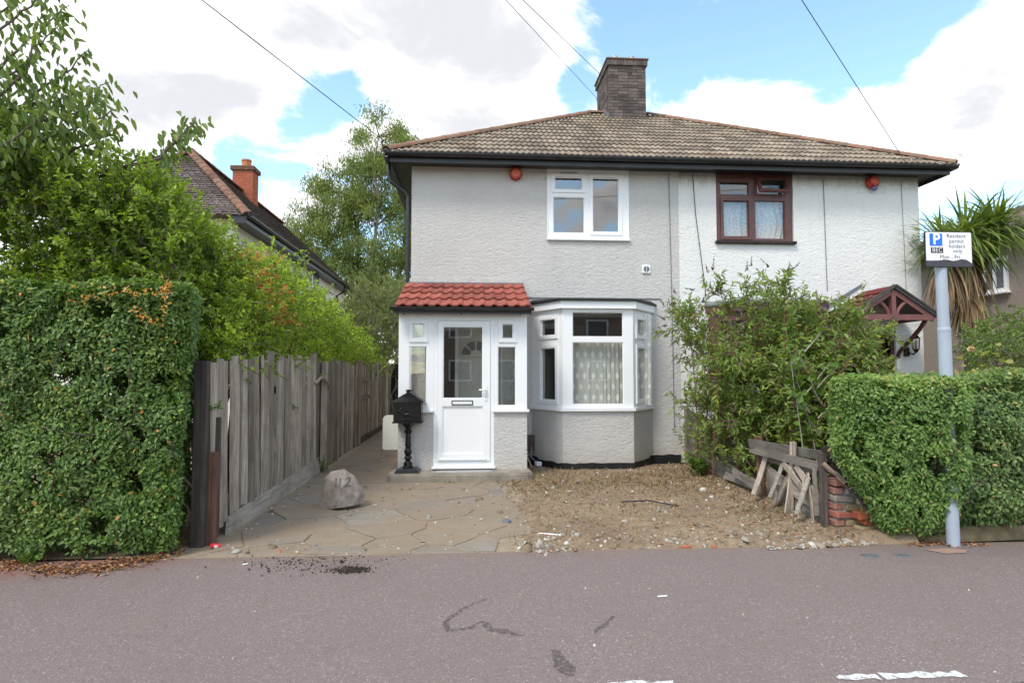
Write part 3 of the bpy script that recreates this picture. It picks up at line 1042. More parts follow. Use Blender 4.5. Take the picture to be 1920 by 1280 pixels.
# --- chimney of single bricks
CX0, CX1, CY0, CY1 = 3.08, 3.93, 13.28, 14.55
ch = MB().box(CX0 + .014, CX1 - .014, CY0 + .014, CY1 - .014, 6.7, 8.50).build('chimney', M['mortar'], house)
bh, bl, bw = 0.072, 0.222, 0.105
zz = 6.95
row = 0
while zz < 8.32:
    for face in ('front', 'left', 'right', 'back'):
        a, b = (CX0, CX1) if face in ('front', 'back') else (CY0, CY1)
        if face in ('left', 'right'):
            a, b = a + bw, b - bw
        pos = a
        first = True
        while pos < b - 0.02:
            L = bl
            if first and row % 2:
                L = bw
            if random.random() < 0.22:
                L = bw
            first = False
            e = min(pos + L, b)
            if b - e < 0.06:
                e = b
            j = random.uniform(0, .006)
            p0, p1, z1 = pos + .004, e - .004, zz + bh - .009
            if face == 'front':
                args = (p0, p1, CY0 - j, CY0 + bw, zz, z1)
            elif face == 'back':
                args = (p0, p1, CY1 - bw, CY1 + j, zz, z1)
            elif face == 'left':
                args = (CX0 - j, CX0 + bw, p0, p1, zz, z1)
            else:
                args = (CX1 - bw, CX1 + j, p0, p1, zz, z1)
            MB().box(*args).build('brick', M['dark_brick'], ch)
            pos = e
    zz += bh
    row += 1
xx = CX0 - .035
while xx < CX1 + .03:                          # soldier course at the head
    e = min(xx + .075, CX1 + .035)
    MB().box(xx + .003, e - .003, CY0 - .035 - random.uniform(0, .004), CY0 + .07, zz + .004, zz + .125).build('brick', M['dark_brick'], ch)
    MB().box(xx + .003, e - .003, CY1 - .07, CY1 + .035, zz + .004, zz + .125).build('brick', M['dark_brick'], ch)
    xx = e
yy = CY0 + .073
while yy < CY1 - .08:
    e = min(yy + .075, CY1 - .073)
    for xa, xb in ((CX0 - .035, CX0 + .07), (CX1 - .07, CX1 + .035)):
        MB().box(xa, xb, yy + .003, e - .003, zz + .004, zz + .125).build('brick', M['dark_brick'], ch)
    yy = e
MB().cbox(CX0 - .06, CX1 + .06, CY0 - .06, CY1 + .06, zz + .13, zz + .165, .01).build('chimney_cap', M['hip_tile'], ch)
for xx in (3.27, 3.66):
    for yy in (13.5, 14.2):
        MB().lathe([(.11, 0), (.1, .03), (.09, .045)], (xx, yy, zz + .165), 14).build('pot_flaunching', M['terracotta'], ch)
        MB().lathe([(.07, 0), (.07, .03), (.064, .034), (.064, .055), (.07, .06), (.07, .075), (.064, .08), (.064, .1), (.07, .105), (.07, .12)], (xx, yy, zz + .2), 14).build('chimney_pot', M['steel'], ch)
MB().box(CX0 - .02, CX1 + .02, CY0 - .03, CY0 + .05, 6.93, 7.14).build('flashing', M['lead'], ch)
mb = MB()
for k in range(5):
    y0 = CY0 + .02 + k * .11
    zt = RZ0 + (y0 - EY0) * (RZ1 - RZ0) / HALF
    mb.box(CX0 - .022, CX0 + .02, y0, y0 + .105, zt + .02, zt + .17)
mb.build('flashing', M['lead'], ch)
MB().tube([(CX0 - .04, CY0 + .9, 7.0), (CX0 - .05, CY0 + .95, 8.0), (CX0 - .07, CY0 + .95, 8.05)], .02, 6).build('cable_bracket', M['lead'], ch)


# --- windows
def window(name, p0, p1, z0, z1, panes, fmat, parent=house, d0=0.02, depth=0.075, sash_out=0.018, sill=None, sillmat=None, rail=0.052, label=None, glass=None):
    """frame with openings, sashes, panes and sill; panes: (u0, u1, v0, v1, sash?) of the glass"""
    Mx, L = face_matrix(p0, p1)
    op = []
    for a, b, c_, d_, s in panes:
        k = rail - 0.012 if s else 0.0
        op.append((a - k, b + k, c_ - k, d_ + k))
    fr = MB().holes(0, L, z0, z1, op, d0, d0 + depth, Mx).build(name, fmat, parent)
    if label:
        fr['label'] = label
    for a, b, c_, d_, s in panes:
        if s:
            MB().holes(a - rail, b + rail, c_ - rail, d_ + rail, [(a, b, c_, d_)], d0 - sash_out, d0 + .03, Mx).build('sash', fmat, fr)
        # bead
        MB().holes(a - .001, b + .001, c_ - .001, d_ + .001, [(a + .012, b - .012, c_ + .012, d_ - .012)], d0 + .012, d0 + .03, Mx).build('glazing_bead', fmat, fr)
        pm = MB()
        vs = [Mx @ Vector(q) for q in ((a, d0 + .034, c_), (b, d0 + .034, c_), (b, d0 + .034, d_), (a, d0 + .034, d_))]
        pm.add(vs, [(0, 1, 2, 3)])
        pm.build('pane', glass or M['glass'], fr)
    if sill:
        o, hgt, ov = sill
        MB().cbox(-ov, L + ov, -o, d0 + .05, z0 - hgt, z0 - .001, .006, Mx).build('sill', sillmat or fmat, fr)
    return fr


# first floor window, grey half
window('upper_window', (1.30, WY), (2.67, WY), 3.76, 4.925,
       [(0.115, 0.585, 4.585, 4.80, True), (0.085, 0.62, 3.845, 4.46, False), (0.76, 1.21, 3.87, 4.80, True)], M['upvc'], d0=0.0, depth=.07, sill=(.05, .045, .02), glass=M['upper_glass'])
MB().holes(1.285, 2.685, 3.75, 4.93, [(1.302, 2.668, 3.762, 4.928)], -.014, -.001, Mf).build('window_trim', M['upvc'], house)
MB().cbox(1.5, 1.8, WY - .024, WY - .019, 4.862, 4.872, .001).build('trickle_vent', M['lead'], house)
# first floor window, white half (mahogany), with one fanlight propped open
fw = window('upper_window', (4.21, WY), (5.57, WY), 3.75, 4.925,
            [(0.08, 0.60, 4.565, 4.80, False), (0.135, 0.585, 3.835, 4.46, True), (0.70, 1.235, 3.80, 4.475, False), (0.74, 1.25, 4.58, 4.86, False)], M['mahogany'], d0=0.03, sill=(.07, .05, .03), sillmat=M['dark_wood'], label='mahogany brown framed upper window with net curtains')
# open vent sash, hinged at the top
hinge = Matrix.Translation((0, WY + .0, 4.88)) @ Matrix.Rotation(R(-24), 4, 'X') @ Matrix.Translation((0, -WY, -4.88))
MB().holes(4.93, 5.49, 4.56, 4.88, [(4.985, 5.435, 4.61, 4.83)], -.01, .03, hinge @ Mf).build('open_sash', M['mahogany'], fw)
MB().add([hinge @ Mf @ Vector(q) for q in ((4.985, .01, 4.61), (5.435, .01, 4.61), (5.435, .01, 4.83), (4.985, .01, 4.83))], [(0, 1, 2, 3)]).build('pane', M['glass'], fw)


def curtain(x0, x1, Y, z0, z1, mat, parent, waves=14, amp=.025, name='curtain', gather=0.0):
    n = waves * 8
    vs, fs = [], []
    for i in range(n + 1):
        t = i / n
        x = x0 + (x1 - x0) * t
        d = amp * math.sin(t * waves * 2 * math.pi + 1.3 * math.sin(t * 9)) * (0.7 + .5 * math.sin(t * 23))
        vs += [(x, Y + d, z0), (x + gather * (t - .5), Y + d * .8, (z0 + z1) / 2), (x, Y + d * .6, z1)]
    for i in range(n):
        a = i * 3
        fs += [(a, a + 3, a + 4, a + 1), (a + 1, a + 4, a + 5, a + 2)]
    return MB().add(vs, fs).build(name, mat, parent, smooth=True)


def net_mat(name, c, pattern):
    m, g, b = material(name, 0.9, spec=0.1)
    co = coords(g)
    b.inputs['Base Color'].default_value = (*c, 1)
    tr = g.n('ShaderNodeBsdfTranslucent')
    tr.inputs[0].default_value = (*c, 1)
    tp = g.n('ShaderNodeBsdfTransparent')
    m1, m2 = g.n('ShaderNodeMixShader'), g.n('ShaderNodeMixShader')
    m1.inputs[0].default_value = 0.12
    g.link(b.outputs[0], m1.inputs[1])
    g.link(tr.outputs[0], m1.inputs[2])
    if pattern == 'lace':
        f = g.maprange(g.noise(co, 45.0, 3.0, 0.7), 0.36, 0.6, 0.0, 0.4)
    else:
        sp = g.n('ShaderNodeSeparateXYZ')
        g.link(co, sp.inputs[0])
        wob = g.math('MULTIPLY', g.math('SUBTRACT', g.noise(co, 4.0, 2.0), 0.5), 0.09)
        u = g.math('MULTIPLY', g.math('ADD', sp.outputs[0], wob), 1 / .13)
        v = g.math('MULTIPLY', sp.outputs[2], 1 / .17)
        rowi = g.math('FLOOR', v)
        u2 = g.math('ADD', u, g.math('MULTIPLY', rowi, 0.5))
        fu = g.math('ABSOLUTE', g.math('SUBTRACT', g.math('FRACT', u2), 0.5))
        fv = g.math('ABSOLUTE', g.math('SUBTRACT', g.math('FRACT', v), 0.5))
        dm = g.math('ADD', g.math('MULTIPLY', fu, 2.6), g.math('MULTIPLY', fv, 1.7))
        f = g.maprange(dm, 0.5, 0.72, 0.0, 0.34)
    g.link(f, m2.inputs[0])
    g.link(m1.outputs[0], m2.inputs[1])
    g.link(tp.outputs[0], m2.inputs[2])
    g.link(m2.outputs[0], m.node_tree.nodes['Material Output'].inputs[0])
    return m


M['net'] = net_mat('white net curtain', (0.86, 0.87, 0.9), 'lace')
M['voile'] = net_mat('cream patterned voile', (0.88, 0.86, 0.80), 'leaf')
M['drape'] = plain('cream drape', (0.62, 0.57, 0.49), 0.9, 0.1)
curtain(4.26, 5.52, WY + .20, 3.75, 4.5, M['net'], fw, 13, .03, 'net_curtain', gather=.25)

# --- bay window of the grey half
B0, B1, B2, B3 = (1.02, 10.15), (1.44, 9.5), (2.56, 9.5), (3.06, 10.15)


def offset_poly(pts, o):
    """push an open chain outwards (towards -y) by o"""
    out = []
    n = len(pts)
    for i in range(n):
        ns = []
        if i > 0:
            d = (Vector(pts[i]) - Vector(pts[i - 1])).normalized()
            ns.append(Vector((d.y, -d.x)))
        if i < n - 1:
            d = (Vector(pts[i + 1]) - Vector(pts[i])).normalized()
            ns.append(Vector((d.y, -d.x)))
        nn = sum(ns, Vector((0, 0))).normalized()
        k = o / max(0.3, nn.dot(ns[0]))
        out.append(tuple(Vector(pts[i]) + nn * k))
    return out


def bay(parent, chain, rmat, fmat, roofmat, dark=True):
    ch_ = list(chain)

    def band(o, z0, z1, mat, name, back=10.149):
        q = offset_poly(ch_, o)
        q[0] = (q[0][0], back)
        q[-1] = (q[-1][0], back)
        return MB().prism(q, z0, z1).build(name, mat, parent)
    base = band(0, 0, 0.9, rmat, 'bay_wall')
    band(.045, .9, .945, fmat, 'bay_sill')
    panes = {0: [(.14, None, 2.09, 2.35, True), (.14, None, 1.06, 1.89, True)], 1: [(.155, None, 2.055, 2.45, False), (.155, None, 1.0, 1.975, False)], 2: [(.13, None, 2.09, 2.35, True), (.13, None, 1.06, 1.89, True)]}
    for i in range(3):
        p, q = ch_[i], ch_[i + 1]
        L = (Vector(q) - Vector(p)).length
        m = panes[i][0][0]
        pl = []
        for a, _, c_, d_, s in panes[i]:
            a0 = a + (.10 if i == 0 else 0.02 if i == 2 else 0)
            b0 = L - m - (.10 if i == 2 else 0.02 if i == 0 else 0)
            pl.append((a0, b0, c_, d_, s))
        window('bay_window', p, q, .946, 2.499, pl, fmat, parent, d0=0.0, depth=.08, sash_out=.022)
    band(.07, 2.50, 2.615, fmat, 'bay_fascia')
    band(.11, 2.616, 2.645, roofmat, 'bay_roof')
    q = offset_poly(ch_, .11)
    q[0] = (q[0][0], 10.149)
    q[-1] = (q[-1][0], 10.149)
    top = [(q[0][0] + .1, 10.149), (q[1][0] + .12, 9.72), (q[2][0] - .12, 9.72), (q[3][0] - .1, 10.149)]
    vs = [(a, b, 2.6455) for a, b in q] + [(a, b, 2.70) for a, b in top]
    MB().add(vs, [(4, 5, 6, 7), (0, 1, 5, 4), (1, 2, 6, 5), (2, 3, 7, 6)]).build('bay_roof', roofmat, parent)
    return base


bay(house, [B0, B1, B2, B3], M['grey_render'], M['upvc'], M['black_paint'])
bay(house, [(4.04, 10.15), (4.54, 9.5), (5.66, 9.5), (6.08, 10.15)], M['white_render'], M['mahogany'], M['lead'])
# black damp course paint with an uneven upper edge
pl = [(0.86, 10.15)] + offset_poly([B0, B1, B2, B3], .012) + [(3.53, 10.15)]
pl[1] = (pl[1][0], 10.14)
pl[-2] = (pl[-2][0], 10.14)
mb = MB()
vs, fs = [], []
path = []
for i in range(len(pl) - 1):
    a, b = Vector(pl[i]), Vector(pl[i + 1])
    k = max(2, int((b - a).length / .05))
    for j in range(k):
        path.append(a.lerp(b, j / k))
path.append(Vector(pl[-1]))
for i, q in enumerate(path):
    y_ = min(q.y, 10.138)
    h = .095 + .018 * mnoise.noise(Vector((i * .35, 0, 4))) + (.03 if y_ > 10 else 0)
    vs += [(q.x, y_, -.02), (q.x, y_, h), (q.x, y_ + .014, h + .002)]
for i in range(len(path) - 1):
    a = i * 3
    fs += [(a, a + 3, a + 4, a + 1), (a + 1, a + 4, a + 5, a + 2)]
mb.add(vs, fs).build('plinth', M['black_paint'], house)
# curtains inside the bay
cb = curtain(1.50, 2.15, 9.66, .97, 2.03, M['voile'], house, 5, .014, 'voile_curtain')
curtain(2.12, 2.55, 9.68, .97, 2.03, M['voile'], house, 7, .022, 'voile_curtain')
curtain(2.60, 2.95, 9.85, .97, 2.45, M['voile'], house, 6, .02, 'voile_curtain')
curtain(1.42, 1.52, 9.72, .97, 2.03, M['drape'], house, 3, .02, 'drape')
curtain(1.12, 1.22, 10.02, .97, 2.45, M['drape'], house, 3, .02, 'drape')
curtain(4.4, 5.8, 9.7, .97, 2.4, M['net'], house, 12, .02, 'net_curtain')

# --- inner front door seen through the porch glass
idr = MB().box(ID_[0], ID_[1], WY + .08, WY + .13, ID_[2], ID_[3]).build('inner_door', M['inner_door'], house)
MB().holes(ID_[0] - .06, ID_[1] + .035, .16, 2.26, [(ID_[0], ID_[1], .1, 2.2)], -.01, .05, Mf).build('inner_frame', M['inner_door'], house)
cxd = (ID_[0] + ID_[1]) / 2 - .06
for k in range(4):
    a0, a1 = math.pi * (k + .1) / 4, math.pi * (k + .9) / 4
    pts = [(cxd + math.cos(a) * r_, 1.78 + math.sin(a) * r_) for r_, aa in ((.1, (a0, a1)), (.24, (a1, (a0 + a1) / 2, a0))) for a in aa]
    vs = [(x, WY + .074, z) for x, z in pts]
    MB().add(vs, [tuple(range(len(vs)))]).build('fanlight_pane', M['cover'], idr)
arc = [(cxd + math.cos(math.pi * j / 16) * .28, WY + .072, 1.76 + math.sin(math.pi * j / 16) * .28) for j in range(17)]
MB().tube(arc + [arc[0]], .012, 6).build('moulding', M['inner_door'], idr)
for xa, xb in ((ID_[0] + .12, cxd - .05), (cxd + .05, ID_[1] - .12)):
    for za, zb in ((.95, 1.55), (.35, .8)):
        MB().holes(xa, xb, za, zb, [(xa + .02, xb - .02, za + .02, zb - .02)], .066, .082, Mf).build('moulding', M['inner_door'], idr)
MB().tube([(ID_[1] - .06, WY + .03, 1.12), (ID_[1] - .16, WY + .03, 1.12)], .01, 6).build('handle', M['steel'], idr)

# --- porch
PY, PX0, PX1 = 8.85, -1.02, 0.82
Mp = Matrix(((1, 0, 0, 0), (0, 1, 0, PY), (0, 0, 1, 0), (0, 0, 0, 1)))
DX0, DX1 = -0.52, 0.345
for xa, xb in ((PX0, DX0), (DX1, PX1)):
    MB().box(xa, xb, PY, PY + .11, .10, .93).build('porch_wall', M['grey_render'], house)
for xa in (PX0, PX1 - .11):
    MB().box(xa, xa + .11, PY + .11, WY - .002, .0, .93).build('porch_wall', M['grey_render'], house)
for xa in (PX0, PX1 - .07):
    sw = MB().holes(PY + .08, WY - .002, .97, 2.34, [(PY + .2, PY + .62, 1.05, 2.24), (PY + .70, WY - .1, 1.05, 2.24)], xa, xa + .07, Matrix(((0, 1, 0, 0), (1, 0, 0, 0), (0, 0, 1, 0), (0, 0, 0, 1)))).build('porch_side_window', M['upvc'], house)
    for ya_, yb_ in ((PY + .2, PY + .62), (PY + .70, WY - .1)):
        MB().add([(xa + .035, ya_, 1.05), (xa + .035, yb_, 1.05), (xa + .035, yb_, 2.24), (xa + .035, ya_, 2.24)], [(0, 1, 2, 3)]).build('pane', M['glass'], sw)
MB().box(PX0 + .11, PX1 - .11, PY + .11, WY - .002, .08, .13).build('porch_floor', M['concrete'], house)
for a, b in ((PX0, DX0), (DX1, PX1)):
    window('porch_window', (a, PY), (b, PY), .97, 2.30,
           [((.20 if a < -.6 else .115), (.36 if a < -.6 else .275), 1.985, 2.20, True), ((.15 if a < -.6 else .05), (.40 if a < -.6 else .315), 1.02, 1.875, False)], M['upvc'], d0=0.0, depth=.08, sash_out=.02, rail=.05)
    MB().cbox(a - (.03 if a < -.6 else .02), b + (.0 if a < -.6 else .03), PY - .05, PY + .08, .931, .969, .006).build('porch_sill', M['upvc'], house)
MB().box(PX0 - .0, PX1 + .0, PY - .012, PY + .08, 2.301, 2.40).build('porch_head', M['upvc'], house)
# door: outer frame, leaf with glass, lower panel, letterbox, handle
MB().holes(DX0 + .001, DX1 - .001, .17, 2.30, [(DX0 + .055, DX1 - .055, .235, 2.245)], 0.0, .08, Mp).build('door_frame', M['upvc'], house)
LX0, LX1 = DX0 + .057, DX1 - .057
GL = (-0.395, 0.185, 1.125, 2.165)
PN = (-0.40, 0.19, 0.335, 1.02)
door = MB().holes(LX0, LX1, .24, 2.24, [GL, PN], -.016, .05, Mp).build('porch_door', M['upvc'], house)
MB().add([(GL[0], PY + .02, GL[2]), (GL[1], PY + .02, GL[2]), (GL[1], PY + .02, GL[3]), (GL[0], PY + .02, GL[3])], [(0, 1, 2, 3)]).build('pane', M['glass'], door)
for q in (GL, PN):
    MB().holes(q[0] - .001, q[1] + .001, q[2] - .001, q[3] + .001, [(q[0] + .014, q[1] - .014, q[2] + .014, q[3] - .014)], -.008, .02, Mp).build('bead', M['upvc'], door)
MB().box(PN[0], PN[1], PY + .006, PY + .03, PN[2], PN[3]).build('door_panel', M['upvc'], door)
MB().cbox(-.44, .235, PY - .034, PY - .0165, .25, .285, .008).build('weather_bar', M['upvc'], door)
lb = MB().holes(-.262, .042, 1.035, 1.10, [(-.250, .030, 1.046, 1.089)], -.026, -.0165, Mp).build('letterbox', M['sign_black'], door)
MB().cbox(-.25, .03, PY - .023, PY - .0165, 1.046, 1.089, .003).build('letterbox_flap', M['upvc'], door)
MB().cbox(.208, .243, PY - .026, PY - .0165, 1.09, 1.31, .006).build('handle_plate', M['upvc'], door)
MB().tube([(.226, PY - .02, 1.25), (.226, PY - .062, 1.25), (.20, PY - .066, 1.252), (.125, PY - .062, 1.25)], [.012, .012, .013, .010], 8).build('handle', M['upvc'], door)
MB().tube([(.226, PY - .0275, 1.15), (.226, PY - .030, 1.15)], .008, 8).build('keyhole', M['sign_black'], door)
MB().cbox(DX0 - .02, DX1 + .02, PY - .06, PY + .05, .135, .169, .006).build('threshold', M['upvc'], house)
for i in range(4):
    MB().box(-.42 + i * .19, -.24 + i * .19, PY - .02, PY + .05, .10, .134).build('brick', M['pier_brick'], house)
# lean-to roof of red tiles
P0, P1 = Vector((0, 8.66, 2.425)), Vector((0, 10.13, 2.955))
ps = P1 - P0
plen = ps.length
ps.normalize()
pn = Vector((0, -ps.z, ps.y))
pr = MB().add([(-1.05, P0.y, P0.z - .03), (.87, P0.y, P0.z - .03), (.87, P1.y, P1.z - .03), (-1.05, P1.y, P1.z - .03), (-1.05, P0.y, P0.z - .002), (.87, P0.y, P0.z - .002), (.87, P1.y, P1.z - .002), (-1.05, P1.y, P1.z - .002)],
              [(0, 3, 2, 1), (4, 5, 6, 7), (0, 1, 5, 4), (1, 2, 6, 5), (2, 3, 7, 6), (3, 0, 4, 7)]).build('porch_roof', M['red_tile'], house)
tv, tf = roll_tile(0.32, plen / 4 + .05, 2, 0.024, 8, 0.034, .016, flat=0.42)
RT = bpy.data.meshes.new('porch_tile')
RT.from_pydata(tv, [], tf)
RT.materials.append(M['red_tile'])
for r in range(4):
    for k in range(6):
        base = Vector((-1.055 + k * .32 + random.uniform(-.002, .002), P0.y, P0.z)) + ps * (r * plen / 4 - .03 * (r == 0) - .012) + pn * .004
        Mt = Matrix(((1, 0, 0, base.x), (0, ps.y, pn.y, base.y), (0, ps.z, pn.z, base.z), (0, 0, 0, 1)))
        o = bpy.data.objects.new('tile', RT)
        COL.objects.link(o)
        o.parent = pr
        o.matrix_local = Matrix.Translation(-HO) @ Mt
MB().box(-1.02, .87, WY - .05, WY - .002, 2.955, 2.985).build('flashing', M['lead'], house)
MB().box(-1.0, .87, WY - .018, WY - .002, 2.986, 3.05).build('flashing_band', M['grey_render'], house)
mb = MB()
extrude_profile(mb, gutter_profile(.045), (-1.12, 8.63, 2.415), (.90, 8.63, 2.415), (0, 1, 0), (0, 0, 1))
pg = mb.build('porch_gutter', M['black_plastic'], house)
MB().box(-1.08, .87, 8.68, 8.70, 2.33, 2.41).box(-1.08, .87, 8.70, 8.85, 2.403, 2.41).build('porch_fascia', M['black_plastic'], house)
for xx in (-.95, -.13, .72):
    MB().tube([(xx, 8.82, 2.36), (xx, 8.82, 2.325)], [.016, .008], 6).build('fixing_clip', M['black_plastic'], house)

# step in front of the porch
mb = MB()
st = [(-1.10, 8.97), (-1.14, 8.62), (-1.08, 8.52), (-.6, 8.49), (.2, 8.48), (.80, 8.50), (.87, 8.56), (.87, 8.97)]
bm = bmesh.new()
vs0 = [bm.verts.new((x, y, -.03)) for x, y in st]
f = bm.faces.new(vs0)
r = bmesh.ops.extrude_face_region(bm, geom=[f])
for v in r['geom']:
    if isinstance(v, bmesh.types.BMVert):
        v.co.z = .118
bmesh.ops.bevel(bm, geom=[e for e in bm.edges if all(v.co.z > .1 for v in e.verts)], offset=.022, segments=3, affect='EDGES')
bmesh.ops.recalc_face_normals(bm, faces=bm.faces[:])
stp = MB().bm(bm).build('door_step', M['concrete'], house)
MB().prism([(-.47, 8.60), (-.1, 8.585), (.26, 8.60), (.33, 8.66), (.25, 8.74), (-.45, 8.735)], .117, .127).build('step_inlay', M['slate'], stp)

# wall vent, pipe hole, white house door and gabled canopy
v = MB().cbox(2.90, 3.04, WY - .03, WY - .001, 3.175, 3.315, .006).build('wall_vent', M['upvc'], house)
MB().tube([(2.97, WY - .031, 3.245), (2.97, WY - .034, 3.245)], .05, 18).build('grille', M['cover'], v)
MB().box(2.965, 2.975, WY - .038, WY - .0345, 3.197, 3.293).build('grille_bar', M['upvc'], v)
MB().box(.93, 1.06, WY - .08, WY - .003, .22, .47).build('dark_hole_box', M['dark_wood'], house)  # dark block stands in for a hole, its darkness put into the colour
MB().tube([(1.0, WY - .09, .28), (1.0, WY - .1, .12), (1.06, WY - .13, .06), (1.2, WY - .2, .045)], .018, 7).build('waste_pipe', M['lead'], house)
wd = MB().holes(DW[0], DW[1], DW[2], DW[3], [(DW[0] + .2, DW[1] - .2, 1.3, 1.95)], .09, .14, Mf).build('front_door', M['mahogany'], house)
MB().add([(DW[0] + .2, WY + .11, 1.3), (DW[1] - .2, WY + .11, 1.3), (DW[1] - .2, WY + .11, 1.95), (DW[0] + .2, WY + .11, 1.95)], [(0, 1, 2, 3)]).build('pane', M['glass'], wd)
MB().holes(DW[0] - .06, DW[1] + .06, .1, 2.2, [(DW[0], DW[1], 0, 2.15)], -.03, .09, Mf).build('door_frame', M['mahogany'], house)
MB().box(7.31, 7.37, WY - .08, WY - .002, .1, 2.3).build('door_post', M['upvc'], house)

CA, CZ0, CZ1, CYF = 6.78, 2.36, 2.88, 9.35
cl_, cr_ = 6.02, 7.50
canopy = MB().box(cl_ + .08, cr_ - .08, CYF, CYF + .09, CZ0 - .02, CZ0 + .07).build('canopy', M['maroon'], house)
for s in (-1, 1):
    xe = cl_ if s < 0 else cr_
    a = Vector((CA, 0, CZ1))
    b = Vector((xe, 0, CZ0 + .05))
    t = (b - a).normalized()
    nn = Vector((t.z, 0, -t.x)) * (1 if s < 0 else -1)
    if nn.z < 0:
        nn = -nn

    def slab(name, mat, off, th, y0, y1, e0=0.0, e1=0.0):
        p = [a + nn * off - t * e0, b + nn * off + t * e1, b + nn * (off + th) + t * e1, a + nn * (off + th) - t * e0]
        vs = [(q.x, y0, q.z) for q in p] + [(q.x, y1, q.z) for q in p]
        MB().add(vs, [(0, 1, 2, 3), (7, 6, 5, 4), (0, 4, 5, 1), (1, 5, 6, 2), (2, 6, 7, 3), (3, 7, 4, 0)]).build(name, mat, canopy)
    slab('rafter', M['maroon'], -.10, .075, CYF + .01, CYF + .075)
    slab('roof_board', M['lead'], -.02, .018, CYF - .03, WY - .002, e1=.02)
    slab('verge_board', M['dark_wood'], .0, .035, CYF - .05, CYF - .015, e1=.03)
    L = (b - a).length
    for rw in range(4):
        for k in range(5):
            y0 = CYF - .012 + k * (WY - CYF - .05) / 5
            y1 = y0 + (WY - CYF - .05) / 5 - .006
            s0, s1 = rw * L / 4, (rw + 1) * L / 4 + .02
            p = [a + t * s0 + nn * .002, a + t * s1 + nn * .022, a + t * s1 + nn * .036, a + t * s0 + nn * .016]
            vs = [(q.x, y0, q.z) for q in p] + [(q.x, y1, q.z) for q in p]
            MB().add(vs, [(0, 1, 2, 3), (7, 6, 5, 4), (0, 4, 5, 1), (1, 5, 6, 2), (2, 6, 7, 3), (3, 7, 4, 0)]).build('canopy_tile', M['maroon_tile'], canopy)
    # curved strut of the gable truss and the wall bracket
    cur = [(CA + s * (.07 + .30 * (j / 8) ** 1.6), CYF + .042, CZ0 + .06 + .30 * (j / 8) ** .8) for j in range(9)]
    MB().tube(cur, .028, 6).build('curved_strut', M['maroon'], canopy)
    xb_ = xe - s * .16
    MB().tube([(xb_, WY - .03, 1.72), (xb_, WY - .12, 1.85), (xb_, CYF + .2, 2.2), (xb_, CYF + .06, 2.34)], .035, 6).build('wall_bracket', M['mahogany'], canopy)
    MB().box(xb_ - .035, xb_ + .035, CYF + .092, WY - .002, CZ0 - .02, CZ0 + .05).build('side_beam', M['mahogany'], canopy)
MB().box(CA - .035, CA + .035, CYF + .005, CYF + .08, CZ0 + .071, CZ1 - .06).build('king_post', M['maroon'], canopy)
MB().add([(CA + .0, WY - .012, CZ1 + .1), (CA - .0, WY - .012, CZ1 + .1), (cl_ - .05, WY - .012, CZ0 + .12), (cl_ - .05, WY - .012, CZ0 + .2), (CA, WY - .012, CZ1 + .16)], [(0, 2, 3, 4)]).build('flashing', M['lead'], canopy)
#@@THINGS

# ------------------------------------------------------------------ foliage tools
def nrm(a):
    return a / np.maximum(1e-9, np.linalg.norm(a, axis=1, keepdims=True))


def fast_mesh(name, V, F4, tint=None):
    """V (n,3), F4 (m,k) all faces with k corners, tint per vertex"""
    me = bpy.data.meshes.new(name)
    n, (m, k) = len(V), F4.shape
    me.vertices.add(n)
    me.vertices.foreach_set('co', np.ascontiguousarray(V, dtype=np.float32).ravel())
    me.loops.add(m * k)
    me.loops.foreach_set('vertex_index', np.ascontiguousarray(F4, dtype=np.int32).ravel())
    me.polygons.add(m)
    me.polygons.foreach_set('loop_start', np.arange(0, m * k, k, dtype=np.int32))
    me.update(calc_edges=True)
    if tint is not None:
        at = me.attributes.new('tint', 'FLOAT', 'POINT')
        at.data.foreach_set('value', np.ascontiguousarray(tint, dtype=np.float32))
    return me


def leaf_arrays(P, Dv, N, L, W, fold=0.18, curl=0.12):
    """leaves as two folded quads; P base, Dv direction, N facing"""
    n = len(P)
    t = nrm(Dv)
    b = nrm(np.cross(N, t))
    nn = np.cross(t, b)
    L = np.broadcast_to(np.asarray(L, float), (n,))[:, None]
    W = np.broadcast_to(np.asarray(W, float), (n,))[:, None]
    v0 = P
    m1 = P + t * L * .32
    m2 = P + t * L * .7 - nn * L * curl * .35
    tip = P + t * L - nn * L * curl
    up = nn * W * fold
    V = np.stack([v0, m1 + b * W * .5 + up, m2 + b * W * .40 + up, tip, m2 - b * W * .40 + up, m1 - b * W * .5 + up], 1).reshape(-1, 3)
    k = np.arange(n)[:, None] * 6
    F = np.concatenate([k + np.array([[0, 3, 2, 1]]), k + np.array([[0, 5, 4, 3]])], 0)
    return V, F


def leaf_object(name, P, Dv, N, L, W, mat, parent, tint, fold=0.18, curl=0.12):
    V, F = leaf_arrays(P, Dv, N, L, W, fold, curl)
    V = V - np.array(WORLD_ORIGIN[parent.name])
    o = link(name, fast_mesh(name, V, F, np.repeat(tint, 6)), parent, mat)
    return o


def rand_dirs(n, up=0.0):
    d = rng.normal(size=(n, 3))
    d = nrm(d)
    d[:, 2] += up
    return nrm(d)


def noise3(P, s, seed=0.0):
    return np.array([mnoise.noise(Vector((p[0] * s + seed, p[1] * s, p[2] * s))) for p in P])


def twigs(mb, starts, dirs, lens, r0=.008, segs=3, wob=.15, n=4):
    tips = []
    for s, d, L in zip(starts, dirs, lens):
        p = Vector(s)
        dd = Vector(d)
        path = [p.copy()]
        for k in range(segs):
            dd = (dd + Vector(rng.normal(size=3)) * wob).normalized()
            p = p + dd * (L / segs)
            path.append(p.copy())
        mb.tube(path, [r0 * (1 - .75 * k / segs) for k in range(segs + 1)], n, cap=False)
        tips.append(path)
    return tips


